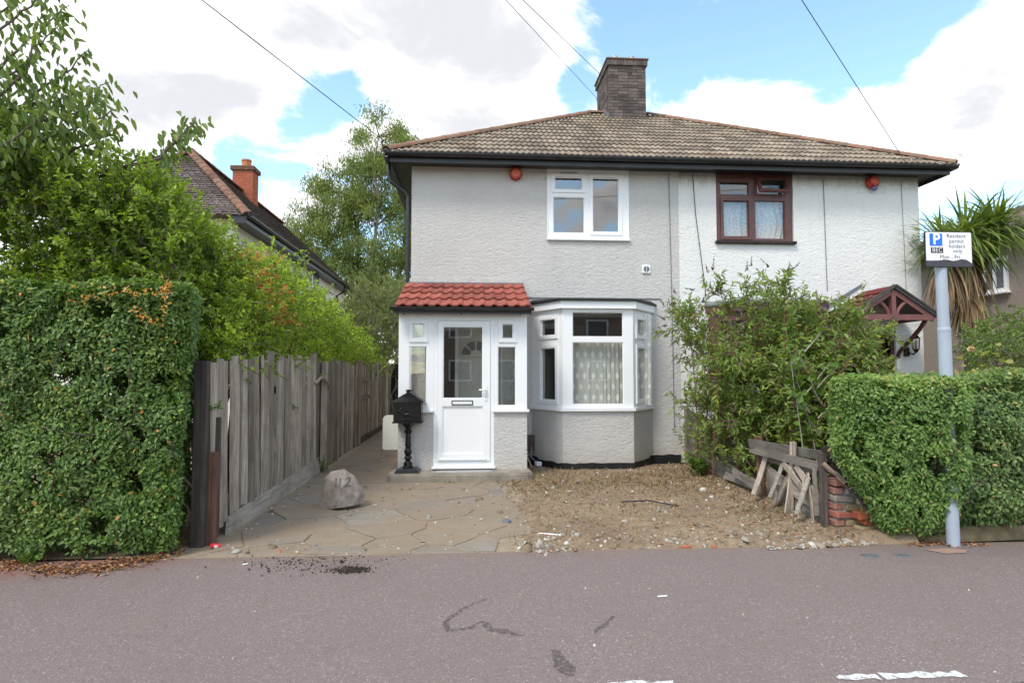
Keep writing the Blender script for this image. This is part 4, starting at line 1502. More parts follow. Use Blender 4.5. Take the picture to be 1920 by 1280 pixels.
def clipped_hedge(root, box, count, mat, size, bulge=.05, depth=.16, inset=None, top_tint=0.0, faces='FLRTB', holes=(), shoots=0, stem_in=.15):
    """dense clipped hedge: leaves through a shell a hand deep, on a bulging box, plus twigs inside"""
    x0, x1, y0, y1, z0, z1 = box
    sx, sy, sz = x1 - x0, y1 - y0, z1 - z0
    areas = {'F': sx * sz, 'L': sy * sz * .6, 'R': sy * sz, 'T': sx * sy, 'B': sx * sz * .25}
    tot = sum(areas[f] for f in faces)
    PP, NN = [], []
    for f in faces:
        n = int(count * areas[f] / tot)
        a, b = rng.random(n), rng.random(n)
        if f in 'FB':
            p = np.stack([x0 + a * sx, np.full(n, y0 if f == 'F' else y1), z0 + b * sz], 1)
            no = np.tile([0, -1.0 if f == 'F' else 1.0, 0], (n, 1))
        elif f in 'LR':
            p = np.stack([np.full(n, x0 if f == 'L' else x1), y0 + a * sy, z0 + b * sz], 1)
            no = np.tile([-1.0 if f == 'L' else 1.0, 0, 0], (n, 1))
        else:
            p = np.stack([x0 + a * sx, y0 + b * sy, np.full(n, z1)], 1)
            no = np.tile([0, 0, 1.0], (n, 1))
        PP.append(p)
        NN.append(no)
    P, N = np.concatenate(PP), np.concatenate(NN)
    c = np.array([(x0 + x1) / 2, (y0 + y1) / 2, (z0 + z1) / 2])
    # round the arrises, let the surface bulge
    q = (P - c) / np.array([sx / 2, sy / 2, sz / 2])
    e = np.sort(np.abs(q), axis=1)[:, 1]
    P = P - N * (np.clip(e - .80, 0, 1) ** 2 * 2.2)[:, None] * min(sx, sy, sz) * .5
    b1 = noise3(P, 2.3, 5.1) * bulge * 1.5 + noise3(P, 7.0, 9.3) * bulge * .8
    P = P + N * (b1 + np.maximum(0, rng.normal(size=len(P)) - 1.6) * .03)[:, None]
    gap = noise3(P, 5.2, 31.0)
    dep = rng.exponential(depth * .32, len(P))
    deep = rng.random(len(P)) < .30
    dep = np.where(deep, rng.uniform(depth, depth * 4.2, len(P)), dep)
    P = P - N * np.minimum(dep, depth * 4.2)[:, None]
    keep = ~((gap < -.34) & (dep < depth * .8))
    for hx, hz, hr in holes:
        keep &= ~((np.hypot(P[:, 0] - hx, P[:, 2] - hz) < hr) & (dep < depth * 1.6))
    if inset is not None:
        P = inset(P)
    P, N, dep = P[keep], N[keep], dep[keep]
    n = len(P)
    no = nrm(N * 1.15 + rand_dirs(n) * .85 + np.array([0, -.15, .6]))
    dv = np.cross(no, rand_dirs(n))
    dv[:, 2] -= .15
    tint = np.clip(rng.beta(2.2, 2.6, n) * .92 + noise3(P, 3.0, 77.0) * .16 + top_tint * np.clip((P[:, 2] - z1 + .25) / .25, 0, 1), 0, .955)  # leaf tint also rises towards the hedge top
    tint[rng.random(n) < .006] = 1.0
    leaf_object('foliage', P, dv, no, size * rng.uniform(.5, 1.4, n), size * .55 * rng.uniform(.7, 1.25, n), mat, root, tint)
    mb = MB()
    for _ in range(70):
        s = (rng.uniform(x0 + stem_in, x1 - .1), rng.uniform(y0 + .3, y0 + .6), z0 + rng.uniform(-.05, sz * .4))
        d = nrm(np.array([[rng.normal() * .5, rng.normal() * .5 - .2, 1.0]]))[0]
        twigs(mb, [s], [d], [rng.uniform(.3, .55) * sz], .011, 4, .18)
    mb.build('stems', M['bark'], root)
    if shoots:
        S = P[(N[:, 2] > .5) & (dep < .04)][:shoots]
    return P


# --- tall privet hedge on the left
h = empty('privet_hedge', (-3.4, 5.65, 0), 'tall clipped dark green privet hedge at the left edge beside the grey fence', 'hedge')


def lean_left(P):
    P = P.copy()
    f = np.clip((2.2 - P[:, 2]) / 2.2, 0, 1)
    P[:, 0] -= f * .10 * np.clip((P[:, 0] + 4.0) / 1.5, 0, 1)
    P[:, 1] -= np.clip((-2.7 - P[:, 0]) / 1.1, 0, 1) * .10
    P[:, 0] -= np.clip(P[:, 1] - 5.15, 0, 1.3) * .36 * np.clip((P[:, 0] + 3.3) / .8, 0, 1)
    return P


clipped_hedge(h, (-4.75, -2.27, 5.19, 6.3, .06, 2.24), 104000, M['privet'], .041, .05, .15, lean_left, .12, 'FRTB', holes=[(-2.95, 1.15, .06), (-2.65, .62, .09), (-3.25, 1.6, .05), (-2.95, 2.0, .07), (-2.9, .28, .1)])
# brown dead sprig lying over the hedge top
P = []
for a, b in (((135, 570), (210, 545)), ((210, 545), (300, 548)), ((300, 548), (318, 530)), ((318, 535), (296, 610)), ((250, 580), (285, 605))):
    for k in range(26):
        q = on_y(a[0] + (b[0] - a[0]) * k / 26 + random.gauss(0, 3), a[1] + (b[1] - a[1]) * k / 26 + random.gauss(0, 4), 5.10)
        P.append(q)
P = np.array([tuple(q) for q in P])
n = len(P)
dead = leaf_object('dead_sprig', P, rand_dirs(n), rand_dirs(n, .4), rng.uniform(.025, .05, n), rng.uniform(.01, .02, n), M['privet'], h, np.full(n, 1.0))
dead['kind'] = 'stuff'
dead['label'] = 'brown withered sprig over the hedge top'

# --- light and dark hedges on the right
h = empty('privet_hedge', (4.0, 5.9, 0), 'lower light green clipped hedge behind the parking sign pole, next to the brick pier', 'hedge')


def undercut(P):
    P = P.copy()
    f = np.clip((.85 - P[:, 2]) / .85, 0, 1)
    k = np.clip((4.3 - P[:, 0]) / .9, 0, 1)
    P[:, 0] += f * .52 * k + np.clip(P[:, 1] - 5.06, 0, 2) * .60 * k
    P[:, 1] += f ** 1.4 * .30 + np.clip((3.75 - P[:, 0]) / .5, 0, 1) * .22
    return P


def undercut_dark(P):
    P = P.copy()
    P[:, 1] += np.clip((.5 - P[:, 2]) / .5, 0, 1) ** 1.3 * .26
    return P


clipped_hedge(h, (3.22, 4.30, 4.98, 6.3, .07, 1.455), 46000, M['privet_yellow'], .040, .055, .13, undercut, .22, 'FLT', stem_in=.72)
h = empty('privet_hedge', (5.4, 6.1, 0), 'darker green clipped hedge at the right edge beyond the sign pole', 'hedge')
clipped_hedge(h, (4.14, 6.9, 5.12, 6.3, .13, 1.49), 64000, M['privet_dark'], .042, .06, .15, undercut_dark, .2, 'FLT')


# --- loose growing shrubs: shoots with leaf pairs
def shoot_shrub(root, starts, dirs, lens, mat, leaf, ratio, per_m, stem_mat, r0=.007, up=.3, wob=.2, tint_fn=None, stem_name='stems', segs=4, droop=.0, whorl=1.0, bright_tip=.3, radial=1.0):
    mb = MB()
    paths = twigs(mb, starts, dirs, lens, r0, segs, wob)
    P, Dv, T = [], [], []
    for path, L in zip(paths, lens):
        n = max(3, int(L * per_m))
        for k in range(n):
            t = (k + rng.random()) / n
            t = .12 + .88 * t
            f = t * segs
            i = min(segs - 1, int(f))
            p = path[i].lerp(path[i + 1], f - i)
            ax = (path[i + 1] - path[i]).normalized()
            r_ = Vector(rng.normal(size=3))
            r_ = (r_ - ax * r_.dot(ax)).normalized()
            d = r_ * radial + ax * up + Vector((0, 0, -droop))
            P.append(tuple(p))
            Dv.append(tuple(d))
            T.append(t)
    P, Dv, T = np.array(P), np.array(Dv), np.array(T)
    n = len(P)
    no = nrm(np.array([0, -.25, 1.0]) + rand_dirs(n) * .75)
    tint = np.clip(rng.beta(2, 2.6, n) * .75 + bright_tip * (T - .6) + .05, 0, .94)
    if tint_fn is not None:
        tint = tint_fn(P, tint)
    leaf_object('foliage', P, Dv, no, leaf * rng.uniform(.55, 1.15, n), leaf * ratio * rng.uniform(.8, 1.15, n), mat, root, tint)
    if len(mb.v):
        mb.build(stem_name, stem_mat, root)
    return n


# tall unclipped shrub rising behind the left hedge
s = empty('overgrown_shrub', (-4.1, 6.9, 0), 'tall bushy unclipped shrub rising behind the clipped left hedge', 'shrub')
st, di, le = [], [], []
for _ in range(2700):
    x, y = rng.uniform(-6.0, -2.75), rng.uniform(6.0, 7.9)
    topz = 4.05 + .25 * math.sin(x * 2.1) + .15 * math.sin(x * 5.3 + y) - max(0, x + 3.5) * 1.3 - max(0, y - 7.1) * .3
    z = rng.uniform(1.7, topz)
    if rng.random() < .35:
        z = rng.uniform(topz - .55, topz)
    L = rng.uniform(.28, .55)
    st.append((x, y, z - L * .8))
    d = np.array([rng.normal() * .45, rng.normal() * .45 - .3, rng.uniform(.3, 1.2)])
    di.append(d / np.linalg.norm(d))
    le.append(L)
shoot_shrub(s, st, di, le, M['shrub'], .064, .45, 60, M['bark'], .006, .7, .22)
for x, y in ((-5.4, 7.0), (-4.7, 6.8), (-4.0, 7.1), (-3.4, 6.9)):
    mb = MB()
    twigs(mb, [(x, y, 0)] * 3, [nrm(np.array([[rng.normal() * .2, rng.normal() * .2, 1]]))[0] for _ in range(3)], [2.3] * 3, .04, 6, .1, 6)
    mb.build('trunk', M['bark'], s)

# bright bush sprawling over the fence
s = empty('overgrown_bush', (-3.2, 9.5, 0), 'bright yellow green bush sprawling along and over the weathered fence', 'bush')
st, di, le = [], [], []
for _ in range(4600):
    y = 6.2 + 12.5 * rng.random() ** 1.35
    x = -2.35 - 2.3 * rng.random() ** 1.3
    topz = (2.86 + .17 * (y - 6.3) if y < 9.2 else 3.40 - .12 * (y - 9.2)) + .13 * math.sin(y * 1.9) + .12 * math.sin(y * 4.1 + x * 3)
    topz -= max(0, x + 2.75) * 1.9
    if y < 6.8:
        topz -= .15
    low = 1.55 if x > -3.0 else 2.0
    topz = max(topz, low + .15)
    z = rng.uniform(low, topz) if rng.random() < .62 else rng.uniform(topz - .45, topz)
    L = rng.uniform(.25, .5)
    d = np.array([rng.normal() * .5 + .35, rng.normal() * .5 - .3, rng.uniform(-.1, 1.0)])
    d /= np.linalg.norm(d)
    st.append(np.array((x, y, z)) - d * L * .8)
    di.append(d)
    le.append(L)


def bush_tint(P, t):
    t = t.copy()
    yy, zz_ = P[:, 1], P[:, 2]
    t += .22 * (noise3(P, 1.1, 3.0) + .1)
    deadzone = (np.abs(yy - 7.9) < .45) & (np.abs(zz_ - 2.55) < .5) & (rng.random(len(t)) < .45)
    t = np.clip(t, 0, .95)
    t[deadzone] = 1.0
    return t


shoot_shrub(s, st, di, le, M['bush'], .056, .5, 56, M['bark'], .005, .6, .22, bush_tint)
for y in (6.9, 7.9, 9.2, 10.6, 12.3, 14.0):
    mb = MB()
    twigs(mb, [(-2.95, y, 0)] * 3, [nrm(np.array([[rng.normal() * .2, rng.normal() * .2, 1]]))[0] for _ in range(3)], [2.3] * 3, .035, 6, .12, 6)
    mb.build('trunk', M['bark'], s)

# pale scrubby shrub past the end of the fence
s = empty('pale_shrub', (-2.6, 18.5, 0), 'pale green scrubby shrub with bare grey twigs behind the far end of the fence', 'shrub')
st, di, le = [], [], []
for _ in range(1300):
    a = rng.uniform(0, 6.28)
    r_ = 1.35 * math.sqrt(rng.random())
    z = 1.6 + 2.75 * rng.random() ** .8 * (1 - (r_ / 2.0) ** 2)
    d = np.array([math.cos(a) * .6, math.sin(a) * .6, .7]) + rng.normal(size=3) * .35
    st.append((-2.65 + math.cos(a) * r_, 18.6 + math.sin(a) * r_, z))
    di.append(d / np.linalg.norm(d))
    le.append(rng.uniform(.3, .6))
shoot_shrub(s, st, di, le, M['pale_leaf'], .075, .42, 36, M['grey_stem'], .007, .6, .25)
mb = MB()
twigs(mb, [(-2.6 + rng.normal() * .3, 18.0, 0) for _ in range(26)], [nrm(np.array([[rng.normal() * .35, rng.normal() * .25, 1]]))[0] for _ in range(26)], rng.uniform(2.2, 3.6, 26), .018, 7, .22, 5)
mb.build('bare_twigs', M['grey_stem'], s)

# garden shrubs behind the right hedge
s = empty('garden_shrub', (8.4, 8.6, 0), 'feathery green garden shrub behind the right hedge below the palm', 'shrub')
st, di, le = [], [], []
for _ in range(1150):
    x, y = rng.uniform(6.3, 10.4), rng.uniform(7.4, 9.4)
    topz = 1.95 + .45 * min(1, max(0, (x - 6.6) / 1.6)) + .14 * math.sin(x * 3.1) + .1 * math.sin(x * 7 + y * 2)
    if x / y < .86:
        continue
    z = rng.uniform(.8, topz) if rng.random() < .5 else rng.uniform(topz - .4, topz)
    L = rng.uniform(.25, .5)
    d = np.array([rng.normal() * .5, rng.normal() * .4 - .4, rng.uniform(.0, 1.0)])
    d /= np.linalg.norm(d)
    st.append(np.array((x, y, z)) - d * L * .8)
    di.append(d)
    le.append(L)
shoot_shrub(s, st, di, le, M['conifer'], .055, .38, 62, M['bark'], .006, .6, .2)
for x in (7.7, 8.3, 9.2, 10.0):
    mb = MB()
    twigs(mb, [(x, 8.4, 0)] * 3, [nrm(np.array([[rng.normal() * .2, rng.normal() * .2, 1]]))[0] for _ in range(3)], [1.7] * 3, .03, 5, .1, 6)
    mb.build('trunk', M['bark'], s)
s = empty('rose_bush', (6.0, 7.1, 0), 'straggly rose with yellow green leaves behind the right hedge', 'plant')
st = [(5.75 + .22 * k, 7.1, .2) for k in range(5)]
di = [nrm(np.array([[rng.normal() * .12, rng.normal() * .1, 1]]))[0] for _ in range(5)]
shoot_shrub(s, st, di, [1.55, 1.7, 1.6, 1.65, 1.5], M['pale_leaf'], .115, .62, 11, M['red_stem'], .008, .4, .1, lambda P, t: np.clip(t + .4, 0, 1), segs=6)
q = on_y(1822, 655, 7.1)
V, F = leaf_arrays(np.tile(np.array(q), (14, 1)), rand_dirs(14, .6), rand_dirs(14), np.full(14, .05), np.full(14, .045))
V -= np.array(WORLD_ORIGIN[s.name])
link('flower', fast_mesh('flower', V, F, np.full(14 * 6, .85)), s, plain('faded rose petal', (0.72, 0.50, 0.27), 0.7))

s = empty('back_garden_shrub', (-1.6, 22, 0), 'dark green shrub closing the view beyond the side passage', 'shrub')
st, di, le = [], [], []
for _ in range(800):
    st.append((rng.uniform(-4.5, .6), rng.uniform(21, 23), rng.uniform(.0, 3.0)))
    d = np.array([rng.normal() * .5, rng.normal() * .4 - .4, rng.uniform(.0, 1.0)])
    di.append(d / np.linalg.norm(d))
    le.append(rng.uniform(.4, .7))
shoot_shrub(s, st, di, le, M['conifer'], .09, .5, 40, M['bark'], .008, .6, .2)

# --- buddleia
s = empty('buddleia_bush', (4.6, 8.3, 0), 'sprawling buddleia with faded flower spikes in front of the white house', 'bush')
st, di, le = [], [], []
tipsP, tipsD = [], []
mbs = MB()
arch = []
for k in range(84):
    bx, by = 4.45 + rng.normal() * .5, 8.25 + rng.normal() * .3
    az = rng.uniform(0, 6.28)
    spread = rng.uniform(.05, 1.0)
    hgt = rng.uniform(1.1, 2.95) * (1 - .25 * spread)
    ex = bx + math.cos(az) * spread * 1.8 + .1
    ey = by + math.sin(az) * spread * .75
    ex = min(ex, 6.3)
    if ex > 5.0:
        hgt = min(hgt, 2.35 - (ex - 5.0) * .55)
    lim = .74 if rng.random() < .12 else .665
    ex = min(ex, lim * ey)
    ex = max(ex, 3.0 + .15 * rng.random())
    pts = []
    for j in range(9):
        t = j / 8
        pts.append(Vector((bx + (ex - bx) * t ** 1.4, by + (ey - by) * t ** 1.4, hgt * (1 - (1 - t) ** 1.8) - .12 * spread * t ** 4)))
    mbs.tube(pts, [.0105 * (1 - .8 * j / 8) for j in range(9)], 5, cap=False)
    arch.append(pts)
    for j in range(2, 9):
        for _ in range(6):
            t = rng.random()
            p = pts[j - 1].lerp(pts[j], t)
            ax = (pts[j] - pts[j - 1]).normalized()
            d = Vector(rng.normal(size=3)) * .8 + ax * .7 + Vector((0, -.15, .15))
            d.normalize()
            L = rng.uniform(.18, .48)
            st.append(tuple(p))
            di.append(tuple(d))
            le.append(L)
            if rng.random() < .30 and (j > 4):
                tipsP.append(np.array(p + d * L))
                tipsD.append(np.array(d) * .7 + np.array([0, 0, -.1]) + rng.normal(size=3) * .15)
    tipsP.append(np.array(pts[-1]))
    tipsD.append(np.array(pts[-1] - pts[-2]) * 8)
for _ in range(430):                                   # low tangle at the fence
    x, y = rng.uniform(3.35, 5.3), rng.uniform(7.4, 9.6)
    if x / y > .62:
        x = .62 * y - rng.random() * .8
    st.append((x, y, rng.uniform(.1, 1.15)))
    d = np.array([rng.normal() * .5 - .1, rng.normal() * .5 - .3, rng.uniform(.2, 1)])
    di.append(d / np.linalg.norm(d))
    le.append(rng.uniform(.25, .5))


def bud_tint(P, t):
    t = np.clip(t + .1 * noise3(P, 1.7, 5), 0, .93)
    t[rng.random(len(t)) < .012] = 1.0
    return t


shoot_shrub(s, st, di, le, M['buddleia'], .098, .29, 40, M['red_stem'], .005, .8, .2, bud_tint, droop=.15)
mbs.build('branches', M['red_stem'], s)
PP, DD, NN_, LL, TT = [], [], [], [], []
for p, d in zip(tipsP, tipsD):
    d = d / np.linalg.norm(d)
    Ls = rng.uniform(.14, .27)
    fresh = rng.random() < .035
    for k in range(38):
        t = rng.random()
        r_ = rng.normal(size=3)
        PP.append(p + d * Ls * t)
        DD.append(r_ + d * .8)
        LL.append(.030 * (1.15 - t))
        TT.append(.99 if fresh else rng.random() * .85)
PP, DD = np.array(PP), np.array(DD)
leaf_object('flower_spikes', PP, DD, rand_dirs(len(PP)), np.array(LL), np.array(LL) * .7, M['panicle'], s, np.array(TT))

# broad-leaved saplings standing in front of it
for px, tp, lab in ((1505, 560, 'tall'), (1535, 640, 'short')):
    s = empty('sapling', (0, 0, 0))
    base = on_z(px + 8, 905)
    base = Vector((3.95 if lab == 'tall' else 4.1, 7.0, 0))
    s.location = base
    WORLD_ORIGIN[s.name] = base
    tag(s, 'thin %s sapling with pale stem and broad lime leaves before the buddleia' % ('taller' if lab == 'tall' else 'shorter'), 'sapling')
    hh = 2.05 if lab == 'tall' else 1.55
    shoot_shrub(s, [tuple(base)] + [tuple(base + Vector((rng.normal() * .03, 0, hh * f))) for f in (.5, .62, .75, .85)], [np.array((-.02, 0, 1.0))] + [nrm(np.array([[a, -.2, .8]]))[0] for a in (-.7, .7, -.5, .6)], [hh, .5, .5, .4, .35], M['weed'], .115, .75, 11, M['grey_stem'], .009, .5, .05, segs=6)

# --- cherry tree reaching in at the top left
t = empty('cherry_tree', (-5.9, 6.4, 0), 'cherry tree with drooping leaves reaching in at the top left corner', 'tree')
mb = MB()
mb.tube([(-5.9, 6.4, 0), (-5.85, 6.4, 1.2), (-5.7, 6.35, 2.4), (-5.55, 6.3, 3.3)], [.13, .11, .095, .08], 10)
limbs = []


def limb(pix, Y, r0):
    pts = [on_y(x, y, Y + .12 * i) for i, (x, y) in enumerate(pix)]
    start = Vector((-5.6, 6.35, 3.0 + rng.random() * .5))
    path = [start] + pts
    dense = []
    for i in range(len(path) - 1):
        for k in range(4):
            dense.append(path[i].lerp(path[i + 1], k / 4) + Vector(rng.normal(size=3)) * .012)
    dense.append(path[-1])
    mb.tube(dense, [r0 * (1 - .85 * i / len(dense)) for i in range(len(dense))], 6, cap=False)
    limbs.append((dense, len(dense)))


for pix, Y in ([((-120, 180), (0, 60), (60, 15), (100, -30)), 5.9], [((-60, 200), (20, 110), (80, 45), (130, 10)), 6.1],
               [((-80, 260), (30, 150), (60, 90), (115, 45)), 5.8], [((-60, 300), (60, 180), (120, 140), (165, 95)), 6.2],
               [((-40, 330), (80, 230), (160, 200), (205, 155)), 6.0], [((-60, 340), (90, 260), (170, 230), (222, 205)), 5.9],
               [((0, 380), (120, 290), (180, 265), (215, 240)), 6.2], [((-100, 240), (-20, 160), (40, 130), (60, 120)), 5.7],
               [((120, 360), (230, 310), (310, 285), (345, 255)), 6.3], [((300, 300), (335, 260), (350, 240), (365, 226)), 6.3],
               [((-140, 120), (-60, 40), (10, 20), (40, -20)), 6.0], [((-100, 320), (0, 280), (60, 230), (90, 215)), 5.6],
               [((-60, 220), (40, 200), (110, 190), (140, 175)), 6.05]):
    limb(pix, Y, .022)
mb.build('trunk', M['bark'], t)
PP, DD, TT = [], [], []
for dense, n in limbs:
    for i in range(4, n):
        cnt = 6 if i < n - 1 else 6
        p = dense[i]
        for _ in range(cnt):
            off = Vector(rng.normal(size=3)) * .07
            PP.append(tuple(p + off))
            DD.append((rng.normal() * .5 + .25, rng.normal() * .5, -.95 + rng.normal() * .35))
            TT.append(rng.beta(2, 2.5))
for _ in range(520):                                     # fuller mass low on the left
    q = on_y(rng.uniform(-160, 190), 0, 6.2)
    px, py = rng.uniform(-160, 200), rng.uniform(150, 300)
    if py < 60 + px * .55:
        continue
    q = on_y(px, py, rng.uniform(5.8, 6.5))
    PP.append(tuple(q))
    DD.append((rng.normal() * .6 + .2, rng.normal() * .5, -.9 + rng.normal() * .4))
    TT.append(rng.beta(2, 2.2))
PP, DD = np.array(PP), np.array(DD)
n = len(PP)
leaf_object('crown', PP, DD, nrm(rand_dirs(n) + np.array([.3, -.7, .5])), rng.uniform(.08, .14, n), rng.uniform(.036, .052, n), M['cherry'], t, np.array(TT), .25, .22)

# --- eucalyptus behind the gap
t = empty('eucalyptus_tree', (-5.2, 30, 0), 'tall airy eucalyptus tree standing behind the gap between the houses', 'tree')
mb = MB()
ends = []
trunks = [((-5.0, 30, 0), (-4.6, 30, 13.0)), ((-5.6, 30.3, 0), (-7.2, 30.4, 9.8)), ((-4.4, 29.8, 0), (-2.9, 29.9, 11.8)), ((-5.2, 30.4, 0), (-5.9, 30.8, 11.6)), ((-5.9, 29.7, 0), (-8.2, 29.6, 8.0)), ((-4.0, 30.3, 0), (-1.8, 30.4, 9.8))]
for a, b in trunks:
    a, b = Vector(a), Vector(b)
    path = [a.lerp(b, k / 9) + Vector((rng.normal() * .14, rng.normal() * .14, 0)) * (k > 0) for k in range(10)]
    mb.tube(path, [.19 * (1 - .85 * k / 9) for k in range(10)], 7)
    for k in range(3, 10):
        for _ in range(5):
            d = Vector((rng.normal() * .9, rng.normal() * .9, rng.uniform(.1, .9))).normalized()
            L = rng.uniform(.7, 1.6) * (1.1 - .04 * k)
            e = path[k] + d * L
            mb.tube([path[k], path[k] + d * L * .5 + Vector((0, 0, .1)), e], [.04, .026, .01], 5, cap=False)
            ends.append(e)
    ends.append(path[-1])
mb.build('trunk', M['pale_bark'], t)
PP = []
for e in ends:
    if e.z < 3.6:
        continue
    for c in range(3):
        cc = np.array(e) + rng.normal(size=3) * np.array([.55, .55, .42])
        m = int(rng.uniform(90, 175))
        PP.append(cc + rng.normal(size=(m, 3)) * np.array([.23, .23, .20]))
PP = np.concatenate(PP)
n = len(PP)
DD = rng.normal(size=(n, 3)) * .55 + np.array([0, 0, -.9])
tt = np.clip(rng.beta(2, 2.4, n) * .8 + noise3(PP, .8, 4.0) * .3 + .08, 0, 1)
leaf_object('crown', PP, DD, rand_dirs(n), rng.uniform(.13, .24, n), rng.uniform(.03, .05, n), M['euc'], t, tt, .1, .15)

# --- cordyline palm
t = empty('palm_tree', (8.5, 9.9, 0), 'spiky palm with a skirt of dead brown leaves beside the brown house', 'tree')
mb = MB()
mb.tube([(8.5, 9.9, 0), (8.52, 9.9, 1.5), (8.48, 9.9, 3.1), (8.5, 9.9, 3.75)], [.12, .1, .09, .07], 10)
mb.tube([(8.5, 9.9, 2.6), (8.15, 9.8, 3.2), (7.95, 9.75, 3.7)], [.07, .06, .05], 8)
mb.tube([(8.5, 9.9, 2.9), (9.0, 10.0, 3.5), (9.15, 10.0, 3.9)], [.06, .05, .045], 8)
mb.build('trunk', M['bark'], t)


def blades(center, n, L, droop_lo, droop_hi, elev_lo, elev_hi, wid):
    V, F, T = [], [], []
    for i in range(n):
        az = rng.uniform(0, 6.283)
        el = rng.uniform(elev_lo, elev_hi)
        d = Vector((math.cos(az) * math.cos(el), math.sin(az) * math.cos(el), math.sin(el)))
        side = Vector((-math.sin(az), math.cos(az), 0))
        ln = L * rng.uniform(.75, 1.15)
        dr = rng.uniform(droop_lo, droop_hi)
        p = Vector(center) + Vector(rng.normal(size=3)) * .05
        k0 = len(V)
        seg = 6
        tn = rng.random()
        for j in range(seg + 1):
            u = j / seg
            ww = wid * (.55 + .6 * u if u < .4 else .79 * (1 - ((u - .4) / .6) ** 1.6)) + .002
            V += [p + side * ww * .5, p - side * ww * .5]
            T += [tn, tn]
            d = (d + Vector((0, 0, -dr / seg))).normalized()
            p = p + d * (ln / seg)
        for j in range(seg):
            a = k0 + j * 2
            F.append((a, a + 1, a + 3, a + 2))
    return np.array([tuple(v) for v in V]), np.array(F), np.array(T)


def blade_object(name, sets, mat, parent):
    VV, FF, TT_ = [], [], []
    k = 0
    for V, F, T in sets:
        VV.append(V)
        FF.append(F + k)
        TT_.append(T)
        k += len(V)
    V = np.concatenate(VV) - np.array(WORLD_ORIGIN[parent.name])
    return link(name, fast_mesh(name, V, np.concatenate(FF), np.concatenate(TT_)), parent, mat)


blade_object('crown', [blades((8.5, 9.9, 3.75), 320, 1.0, .7, 2.2, -.3, 1.3, .052), blades((7.95, 9.75, 3.7), 200, .72, .5, 1.9, -.3, 1.1, .040), blades((9.15, 10.0, 4.0), 260, .9, .5, 1.9, -.3, 1.3, .045)], M['palm'], t)
blade_object('dead_leaves', [blades((8.48, 9.88, 3.45), 220, .95, 1.6, 2.8, -1.1, -.2, .032), blades((8.05, 9.8, 3.3), 220, .8, 1.6, 2.8, -1.2, -.3, .026), blades((8.45, 9.8, 2.85), 200, .8, 1.6, 2.6, -1.2, -.4, .034)], M['dead_palm'], t)
#@@REST

# ------------------------------------------------------------------ left boundary fence
def fence_boards(root, y0, y1, wid, x, ztop, zbot, mat, lean=.0, step=.0, skip=()):
    n = int(round((y1 - y0) / wid))
    for i in range(n):
        if i in skip:
            continue
        ya = y0 + i * wid
        yb = ya + wid - rng.uniform(.004, .018)
        top = ztop(ya) + rng.normal() * .03
        bot = zbot(ya) + abs(rng.normal()) * .012
        ln = lean + rng.normal() * .016
        tw = rng.normal() * .009
        xo = x + rng.normal() * .013
        ym = ya + (yb - ya) * .45
        sec = [(xo - .010 + tw, ya), (xo + .016 + tw, ya + .012), (xo + .027, ym), (xo + .020 - tw, yb - .008), (xo - .004 - tw, yb), (xo - .014, ym)]
        vs = []
        for k in range(4):
            z = bot + (top - bot) * k / 3
            sh = ln * (z - bot)
            wv = .003 * math.sin(k * 2.1 + i)
            vs += [(px + wv, py + sh, z) for px, py in sec]
        m6 = len(sec)
        fs = [tuple(range(m6))[::-1], tuple(range(3 * m6, 4 * m6))]
        for k in range(3):
            for j in range(m6):
                a, b = k * m6 + j, k * m6 + (j + 1) % m6
                fs.append((a, b, b + m6, a + m6))
        MB().add(vs, fs).build('board', mat, root)


f1 = empty('wooden_fence', (-2.3, 7.5, 0), 'nearest panel of weathered grey upright fence boards beside the tall hedge', 'fence', 'fence panels along the drive')
fence_boards(f1, 5.66, 9.42, .128, -2.29, lambda y: 1.63 + .030 * max(0, y - 6) + (.14 if y > 9.2 else 0), lambda y: .04 + .11 * min(1, max(0, (y - 5.6) / .5)), M['fence_wood'], lean=-.05)
MB().box(-2.40, -2.335, 5.7, 9.45, 1.25, 1.33).box(-2.40, -2.335, 5.7, 9.45, .45, .53).build('rail', M['dark_wood'], f1)
mb = MB()
mb.add([(-2.255, 5.92, .0), (-2.225, 5.92, .0), (-2.225, 9.42, .0), (-2.255, 9.42, .0), (-2.27, 5.98, .15), (-2.235, 5.98, .15), (-2.255, 9.42, .235), (-2.285, 9.42, .235)], [(0, 3, 2, 1), (4, 5, 6, 7), (0, 1, 5, 4), (1, 2, 6, 5), (2, 3, 7, 6), (3, 0, 4, 7)])
mb.build('gravel_board', M['fence_wood_y'], f1)
MB().cbox(-2.40, -2.285, 5.52, 5.66, -.02, 1.60, .008).build('post', M['dark_wood'], f1)
MB().cbox(-2.30, -2.22, 5.585, 5.65, -.02, .80, .008).build('post', M['rust_wood'], f1)
MB().box(-2.275, -2.225, 5.652, 5.70, .05, 1.1).build('post', M['dark_wood'], f1)
MB().cbox(-2.44, -2.292, 9.38, 9.84, 0, 1.66, .008).build('post', M['fence_wood'], f1)
